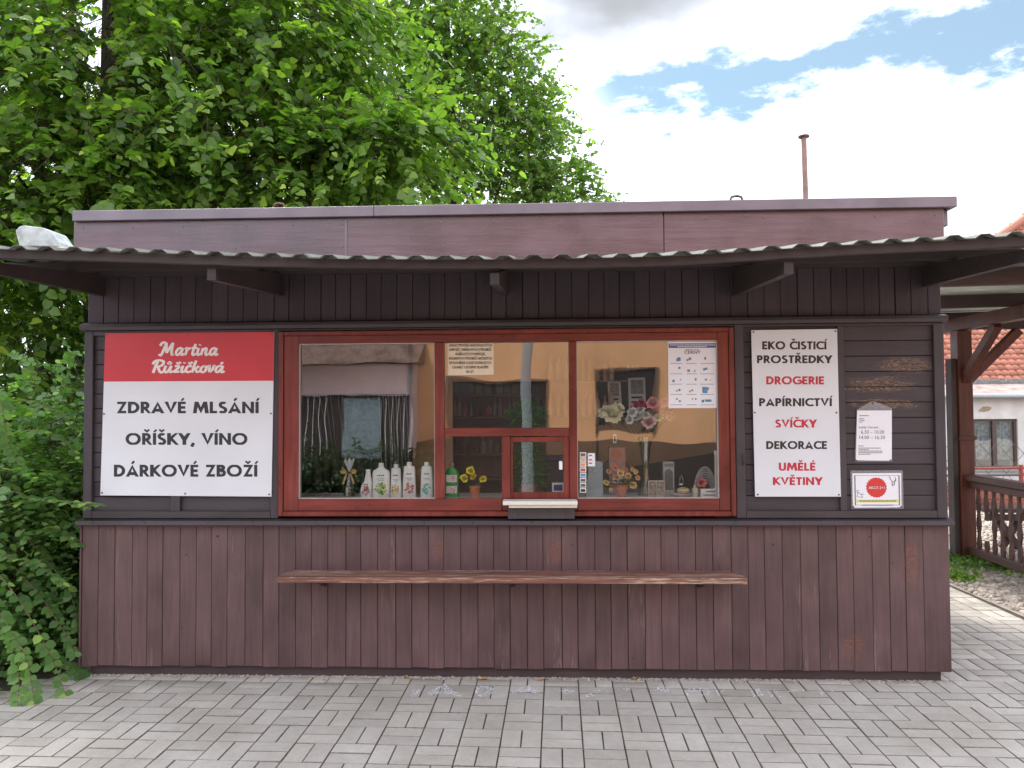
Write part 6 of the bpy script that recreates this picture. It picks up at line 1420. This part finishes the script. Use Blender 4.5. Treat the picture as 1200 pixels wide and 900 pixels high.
# fence of red pipe with brick base
yfn = 8.0
bw = thing('brick_base', 'low red brick base wall below the pipe fence', 'wall', (8, yfn, 0)); m_brick = plain('brick_red', (.32, .10, .065), .85, .2, 60, bump=.003, rand=.2); m_mort = plain('mortar', (.30, .27, .24), .9, .1)
x0, x1 = pt(1080, 590, yfn).x, 10.5
mb = MB(); mb.box(x0, x1, yfn+.008, yfn+.12, -.05, .335); mb.build('core', m_mort, bw)
for r_i in range(5):
    x = x0+(.0 if r_i % 2 else -.12)
    while x < x1:
        xa = max(x, x0); mb = MB(); mb.box(xa+.005, min(x+.24, x1), yfn-.0, yfn+.10, .005+r_i*.07, .063+r_i*.07, .004); mb.build('brick', m_brick, bw); x += .25
fn = thing('pipe_fence', 'rusty red pipe fence with wire above the brick base', 'fence', (8, yfn, .34)); m_rp = plain('pipe_red', (.28, .06, .05), .6, .2, 20)
for pyy in (549, 557):
    z = pt(1180, pyy, yfn).z; mb = MB(); mb.tube([(x0-1, yfn+.05, z-.02), (x1, yfn+.05, z+.03)], .022, 8); mb.build('rail', m_rp if pyy == 549 else m_screw, fn, smooth=True)
for pxx in (1117, 1199, 1290):
    x = pt(pxx, 560, yfn).x; mb = MB(); mb.tube([(x, yfn+.05, .3), (x, yfn+.05, pt(1180, 545 if pxx > 1150 else 520, yfn).z)], .035, 8); mb.build('post', m_rp, fn, smooth=True)
mb = MB(); x = x0-1
while x < x1:
    mb.tube([(x, yfn+.03, .36), (x+.55, yfn+.03, 1.0)], .005, 4); mb.tube([(x+.55, yfn+.045, .36), (x, yfn+.045, 1.0)], .005, 4); x += .28
mb.build('wire_mesh', m_screw, fn)
# ------------------------------------------------------------------ neighbour's house
YHs = 12.4
hs = thing('house', 'low white rendered house with red tiled roof behind the shelter', 'house', (11, 14, 0)); m_rend = plain('white_render', (.70, .67, .62), .85, .16, 3, bump=.004)
zE = pt(1165, 467, YHs).z; hx0, hx1 = 7.0, 17.0
wx0, wx1, wz0, wz1 = rect(1141, 549, 1194, 491, YHs)
mb = MB()
mb.box(hx0, wx0, YHs, YHs+.3, -.05, zE+.1); mb.box(wx1, hx1, YHs, YHs+.3, -.05, zE+.1); mb.box(wx0, wx1, YHs+.001, YHs+.299, -.05, wz0); mb.box(wx0, wx1, YHs+.001, YHs+.299, wz1, zE+.1)
mb.box(hx0+.001, hx0+.3, YHs+.301, YHs+9, -.05, zE+.1); mb.build('wall', m_rend, hs)
mb = MB(); mb.box(wx0+.02, wx1-.02, YHs+.28, YHs+.32, wz0+.02, wz1-.02); mb.build('dark_room', m_dark, hs)
m_wfr = plain('window_frame_brown', (.10, .065, .05), .6, .15, 20)
wdw = MB(); xm = (wx0+wx1)/2; f = .05
wdw.box(wx0, wx0+f, YHs+.05, YHs+.12, wz0, wz1); wdw.box(wx1-f, wx1, YHs+.05, YHs+.12, wz0, wz1); wdw.box(wx0+f, wx1-f, YHs+.051, YHs+.119, wz0, wz0+f); wdw.box(wx0+f, wx1-f, YHs+.051, YHs+.119, wz1-f, wz1); wdw.box(xm-.045, xm+.045, YHs+.045, YHs+.12, wz0+f, wz1-f)
wd_ = wdw.build('window', m_wfr, hs)
mb = MB(); mb.box(wx0-.05, wx1+.05, YHs-.06, YHs-.002, wz0-.06, wz0-.005); mb.build('sill', plain('sill_metal', (.35, .33, .32), .5), hs)
def lacemat():
    m, t, b, o = newmat('lace'); N = t.nodes.new; L = t.links.new; g = N('ShaderNodeNewGeometry'); v = N('ShaderNodeTexVoronoi'); L(g.outputs['Position'], v.inputs['Vector']); v.inputs['Scale'].default_value = 14
    mx_ = N('ShaderNodeMix'); mx_.data_type = 'RGBA'; L(v.outputs['Distance'], mx_.inputs['Factor']); mx_.inputs['A'].default_value = (.42, .50, .52, 1); mx_.inputs['B'].default_value = (.10, .15, .17, 1); L(mx_.outputs['Result'], b.inputs['Base Color']); b.inputs['Roughness'].default_value = .9; return m
for u, v in ((wx0+f, xm-.045), (xm+.045, wx1-f)):
    mb = MB(); n = 24
    for i in range(n):
        xa = u+(v-u)*i/n; xb = u+(v-u)*(i+1)/n; y1 = YHs+.18+.015*math.sin(i*1.3); y2 = YHs+.18+.015*math.sin((i+1)*1.3); zb_ = wz0+.17+.02*abs(math.sin(i*.8)); mb.add([(xa, y1, zb_), (xb, y2, zb_), (xb, y2, wz1), (xa, y1, wz1)], [(0, 1, 2, 3)])
    mb.build('lace_curtain', lacemat(), wd_)
    mb = MB(); mb.box(u, v, YHs+.08, YHs+.086, wz0+f, wz1-f); mb.build('pane', m_glass, wd_)
# bare plaster patch, gutter, low tin lean-to edge, rubble line, tiled roof
mb = MB(); A, B = pt(1146, 483, YHs), pt(1162, 476, YHs); mb.prism([(A.x, A.z+.02), (A.x+.12, A.z), (B.x-.05, A.z+.03), (B.x, B.z-.03), (B.x-.1, B.z), (A.x+.1, B.z-.01)], YHs-.006, YHs-.001); mb.build('plaster_patch', plain('plaster_brown', (.38, .29, .2), .9, .25, 30), hs)
mb = MB(); mb.tube([(hx0-.3, YHs-.22, zE+.06), (hx1, YHs-.22, zE+.02)], .055, 10); mb.build('gutter', plain('gutter_grey', (.36, .38, .38), .5, .1, metal=.3), hs, smooth=True)
mb = MB(); zA, zB = zE+.10, pt(1165, 449, YHs+.9).z
mb.add([(hx0-.3, YHs-.2, zA), (hx1, YHs-.2, zA), (hx1, YHs+.9, zB), (hx0-.3, YHs+.9, zB), (hx0-.3, YHs-.2, zA-.05), (hx1, YHs-.2, zA-.05), (hx1, YHs+.9, zB-.05), (hx0-.3, YHs+.9, zB-.05)], [(0, 1, 2, 3), (7, 6, 5, 4), (0, 4, 5, 1), (3, 2, 6, 7)])
mb.build('lean_to_roof', plain('old_tin_brown', (.30, .22, .19), .7, .4, 5), hs)
g = random.Random(2); mb = MB()
for k in range(40):
    x = hx0+k*.22; z = zB+g.uniform(-.02, .03); mb.box(x, x+g.uniform(.2, .5), YHs+.80+.001*k, YHs+1.0, z-.1, z+g.uniform(.03, .08), .01)
mb.build('rubble_course', plain('slate_grey', (.20, .19, .18), .8, .3, 20), hs, stuff=True)
# tiles
SL = R(42); y0r, z0r = YHs+.95, zB+.05; m_tile = plain('roof_tile', (.44, .175, .11), .8, .15, 30, rand=.22); tex, tw_ = .20, .17; yb_fill = MB(); yb_fill.box(hx0-.3, hx1, YHs+.92, YHs+1.05, zB-.3, zB+.1); yb_fill.build('eaves_board', MATS['slate_grey'], hs)
tmp = np.array([(-.5, 0, .0), (-.25, 0, .035), (0, 0, .045), (.25, 0, .035), (.5, 0, 0), (-.5, 1.1, -.03), (-.25, 1.1, .0), (0, 1.1, .010), (.25, 1.1, .0), (.5, 1.1, -.03), (-.5, 0, -.02), (-.25, 0, .012), (0, 0, .022), (.25, 0, .012), (.5, 0, -.02)])
tf = np.array([(0, 1, 6, 5), (1, 2, 7, 6), (2, 3, 8, 7), (3, 4, 9, 8), (10, 11, 1, 0), (11, 12, 2, 1), (12, 13, 3, 2), (13, 14, 4, 3)])
Vs = []; cnt = 0; one = []
for r_i in range(40):
    for c_i in range(78):
        s = r_i*tex; x = hx0-1.0+c_i*tw_+(.0); y = y0r+s*math.cos(SL); z = z0r+s*math.sin(SL); X, Y, w = proj((x, y, z))
        if Y < 321-.70*(X-1110)-2: continue
        T = tmp*np.array([tw_, tex, 1]); Vv = np.stack([x+T[:, 0], y+T[:, 1]*math.cos(SL)-T[:, 2]*math.sin(SL), z+T[:, 1]*math.sin(SL)+T[:, 2]*math.cos(SL)], 1); Vs.append(Vv+np.random.default_rng(cnt).normal(0, .004, 3)); cnt += 1
Vs = np.array(Vs)
npmesh('roof_tiles', Vs.reshape(-1, 3), (tf[None]+15*np.arange(cnt)[:, None, None]).reshape(-1, 4), m_tile, hs, stuff=True)
def onroof(px, py):      # a point of the roof plane seen at px,py
    d = fw + CR*((px-600)/FPX) - CU*((py-450)/FPX); n = Vector((0, -math.sin(SL), math.cos(SL))); p0 = Vector((0, y0r, z0r)); t = (p0-CAMP).dot(n)/d.dot(n); return CAMP+d*t
A, B = onroof(1000, 398), onroof(1215, 247.5); mb = MB(); mb.tube([A+Vector((0, -.05, .05)), B+Vector((0, -.05, .05))], .12, 8); mb.build('hip_cap', m_tile, hs)
mb = MB(); C_ = Vector((hx1, B.y, B.z)); D_ = Vector((hx1, y0r, z0r)); E_ = Vector((A.x, y0r+.0, z0r)); n_ = Vector((0, math.sin(SL), -math.cos(SL)))*.08
q = [A+n_, B+n_, C_+n_, D_+n_, E_+n_]; mb.add(q, [(0, 1, 2, 3, 4)]); q2 = [B+n_, Vector((B.x, B.y+6, z0r)), Vector((hx1, B.y+6, z0r)), C_+n_]; mb.add(q2, [(0, 3, 2, 1)]); mb.add([A+n_, B+n_, Vector((A.x, B.y+6, z0r))], [(0, 2, 1)]); mb.build('roof_deck', plain('roof_deck_brown', (.12, .06, .04), .9), hs)

# ------------------------------------------------------------------ across the street: seen only mirrored in the panes
def mrect(a, b, c_, d_, Y):      # a rectangle whose mirror image in the shop window falls at these places
    x0, x1, z0, z1 = rect(a, b, c_, d_, Y); return x0, x1, -Y+.02, max(z0, -.02), z1
YO = 11.0
oh = thing('ochre_house', 'ochre rendered house across the street behind the photographer, mirrored in the panes', 'house', (2.5, -YO-3, 0)); m_och = plain('ochre_render', (.82, .44, .22), .85, .12, 1.2)
x0, x1, yv, z0, z1 = mrect(486, 560, 1100, 300, YO); z0 = -.05; z1 = 4.6
mb = MB(); mb.box(x0, x1+6, yv-6, yv, z0, z1); mb.build('wall', m_och, oh)
for q in ((528, 565, 640, 447), (698, 505, 768, 434), (880, 505, 950, 434)):
    a_, b2, yv2, c_, d_ = mrect(*q, YO); mb = MB(); mb.box(a_, b2, yv-.03, yv+.01, c_, d_); wn2 = mb.build('window', m_dark, oh)
    mb = MB(); mb.box(a_-.05, a_, yv+.001, yv+.04, c_-.05, d_+.05); mb.box(b2, b2+.05, yv+.001, yv+.04, c_-.05, d_+.05); mb.box(a_, b2, yv+.001, yv+.04, d_, d_+.05); mb.build('frame', m_wfr, wn2)
mb = MB(); mb.box(x0+.01, x1+6, yv+.001, yv+.06, -.05, .95); mb.build('plinth', plain('plinth_dark_brown', (.06, .045, .035), .8, .2), oh)
mb = MB(); mb.prismx([(yv+.4, z1-.1), (yv-3, z1+2.4), (yv-6.4, z1-.1)], x0-.3, x1+6.3); mb.build('roof', m_tile, oh)
mh = thing('mauve_house', 'pale mauve house with dark slatted front across the street, mirrored in left pane', 'house', (-3, -YO-3, 0)); m_mau = plain('mauve_render', (.74, .58, .58), .85, .05, 4)
x0, x1, yv, z0, z1 = mrect(250, 560, 484, 427, YO-.6); x0 -= 4; zt2 = z1
mb = MB(); mb.box(x0, x1, yv-6, yv, -.05, zt2); mb.build('wall', m_mau, mh)
a_, b2, y_, c_, d_ = mrect(345, 545, 480, 463, YO-.6); m_slat = plain('slat_pale', (.6, .56, .52), .6); mb = MB(); mb.box(a_, b2, yv-.01, yv+.03, 0, d_); mb.build('shopfront', m_dark, mh)
for k in range(16):
    if 5 <= k <= 9: continue
    x = a_+.1+(b2-a_-.2)*k/15; mb = MB(); mb.box(x, x+.02, yv+.031, yv+.05, .1, d_-.05); mb.build('slat', m_slat, mh)
w0, w1, y_, c2_, d2_ = mrect(403, 535, 445, 468, YO-.6); mb = MB(); mb.box(w0, w1, yv+.031, yv+.06, max(c2_, .5), d2_); mb.build('window', plain('window_blue', (.20, .27, .30), .4, .3, 6), mh)
mb = MB(); mb.prismx([(yv+.5, zt2+.0), (yv-2.5, zt2+1.6), (yv-6, zt2)], x0-.3, x1+.15); mb.build('roof', plain('old_roof_brown', (.16, .10, .08), .85, .5, 3), mh)
G = np.random.default_rng(20); hd = thing('street_hedge', 'low green hedge across the street, mirrored low in the left pane', 'hedge', (-2.5, -9.9, 0))
ells = [((-6.6+k*1.0, -9.9, .42), (.75, .35, .60), 260, .1) for k in range(5)]
foliage(hd, ells, G, OVAL, leafmat('hedge_leaf', (.018, .045, .014), (.05, .10, .03), .2), 9, .3, .09, 0, front=0)
lp = thing('lamp_post', 'grey steel lamp post behind the photographer, mirrored in the middle pane', 'lamp post', (pt(617.5, 480, 6.3).x, -6.3, 0))
mb = MB(); mb.tube([(lp.location.x, -6.3, 0), (lp.location.x, -6.3, 6)], [.085, .06], 14); mb.build('pole', plain('post_grey', (.30, .33, .35), .5, .05), lp, smooth=True)
mb = MB(); mb.tube([(lp.location.x, -6.3, 6), (lp.location.x, -6.8, 6.3), (lp.location.x, -7.4, 6.35)], .035, 8); mb.build('arm', MATS['post_grey'], lp, smooth=True)
mb = MB(); mb.box(lp.location.x-.12, lp.location.x+.12, -8.0, -7.4, 6.28, 6.4, .03); mb.build('lamp_head', MATS['post_grey'], lp)

# dry leaves blown against the plinth
m_dry = plain('dry_leaf', (.42, .25, .10), .8, .2, 40); g = random.Random(31)
for (px, py, lab) in ((565, 797, 'curled ochre leaf lying below the counter, left of the chalk writing'), (635, 797.5, 'pale dry leaf against the middle of the plinth'), (744, 796, 'dry leaf on the paving below the knot hole'), (476, 795, 'small brown leaf stuck at the plinth left of centre')):
    p = gp(px, py); p.y = min(p.y, .02); a = g.uniform(0, 3); mb = MB(); ca, sa = math.cos(a), math.sin(a)
    V = [(-.03, 0, .004), (-.01, .014, .012), (.015, .012, .010), (.034, 0, .003), (.015, -.012, .012), (-.01, -.013, .006), (0, 0, .002)]
    mb.add([(p.x+x*ca-y*sa, p.y+x*sa+y*ca, z+.003) for x, y, z in V], [(6, 0, 1), (6, 1, 2), (6, 2, 3), (6, 3, 4), (6, 4, 5), (6, 5, 0)]); o = mb.build('fallen_leaf', m_dry); tag(o, lab, 'leaf')
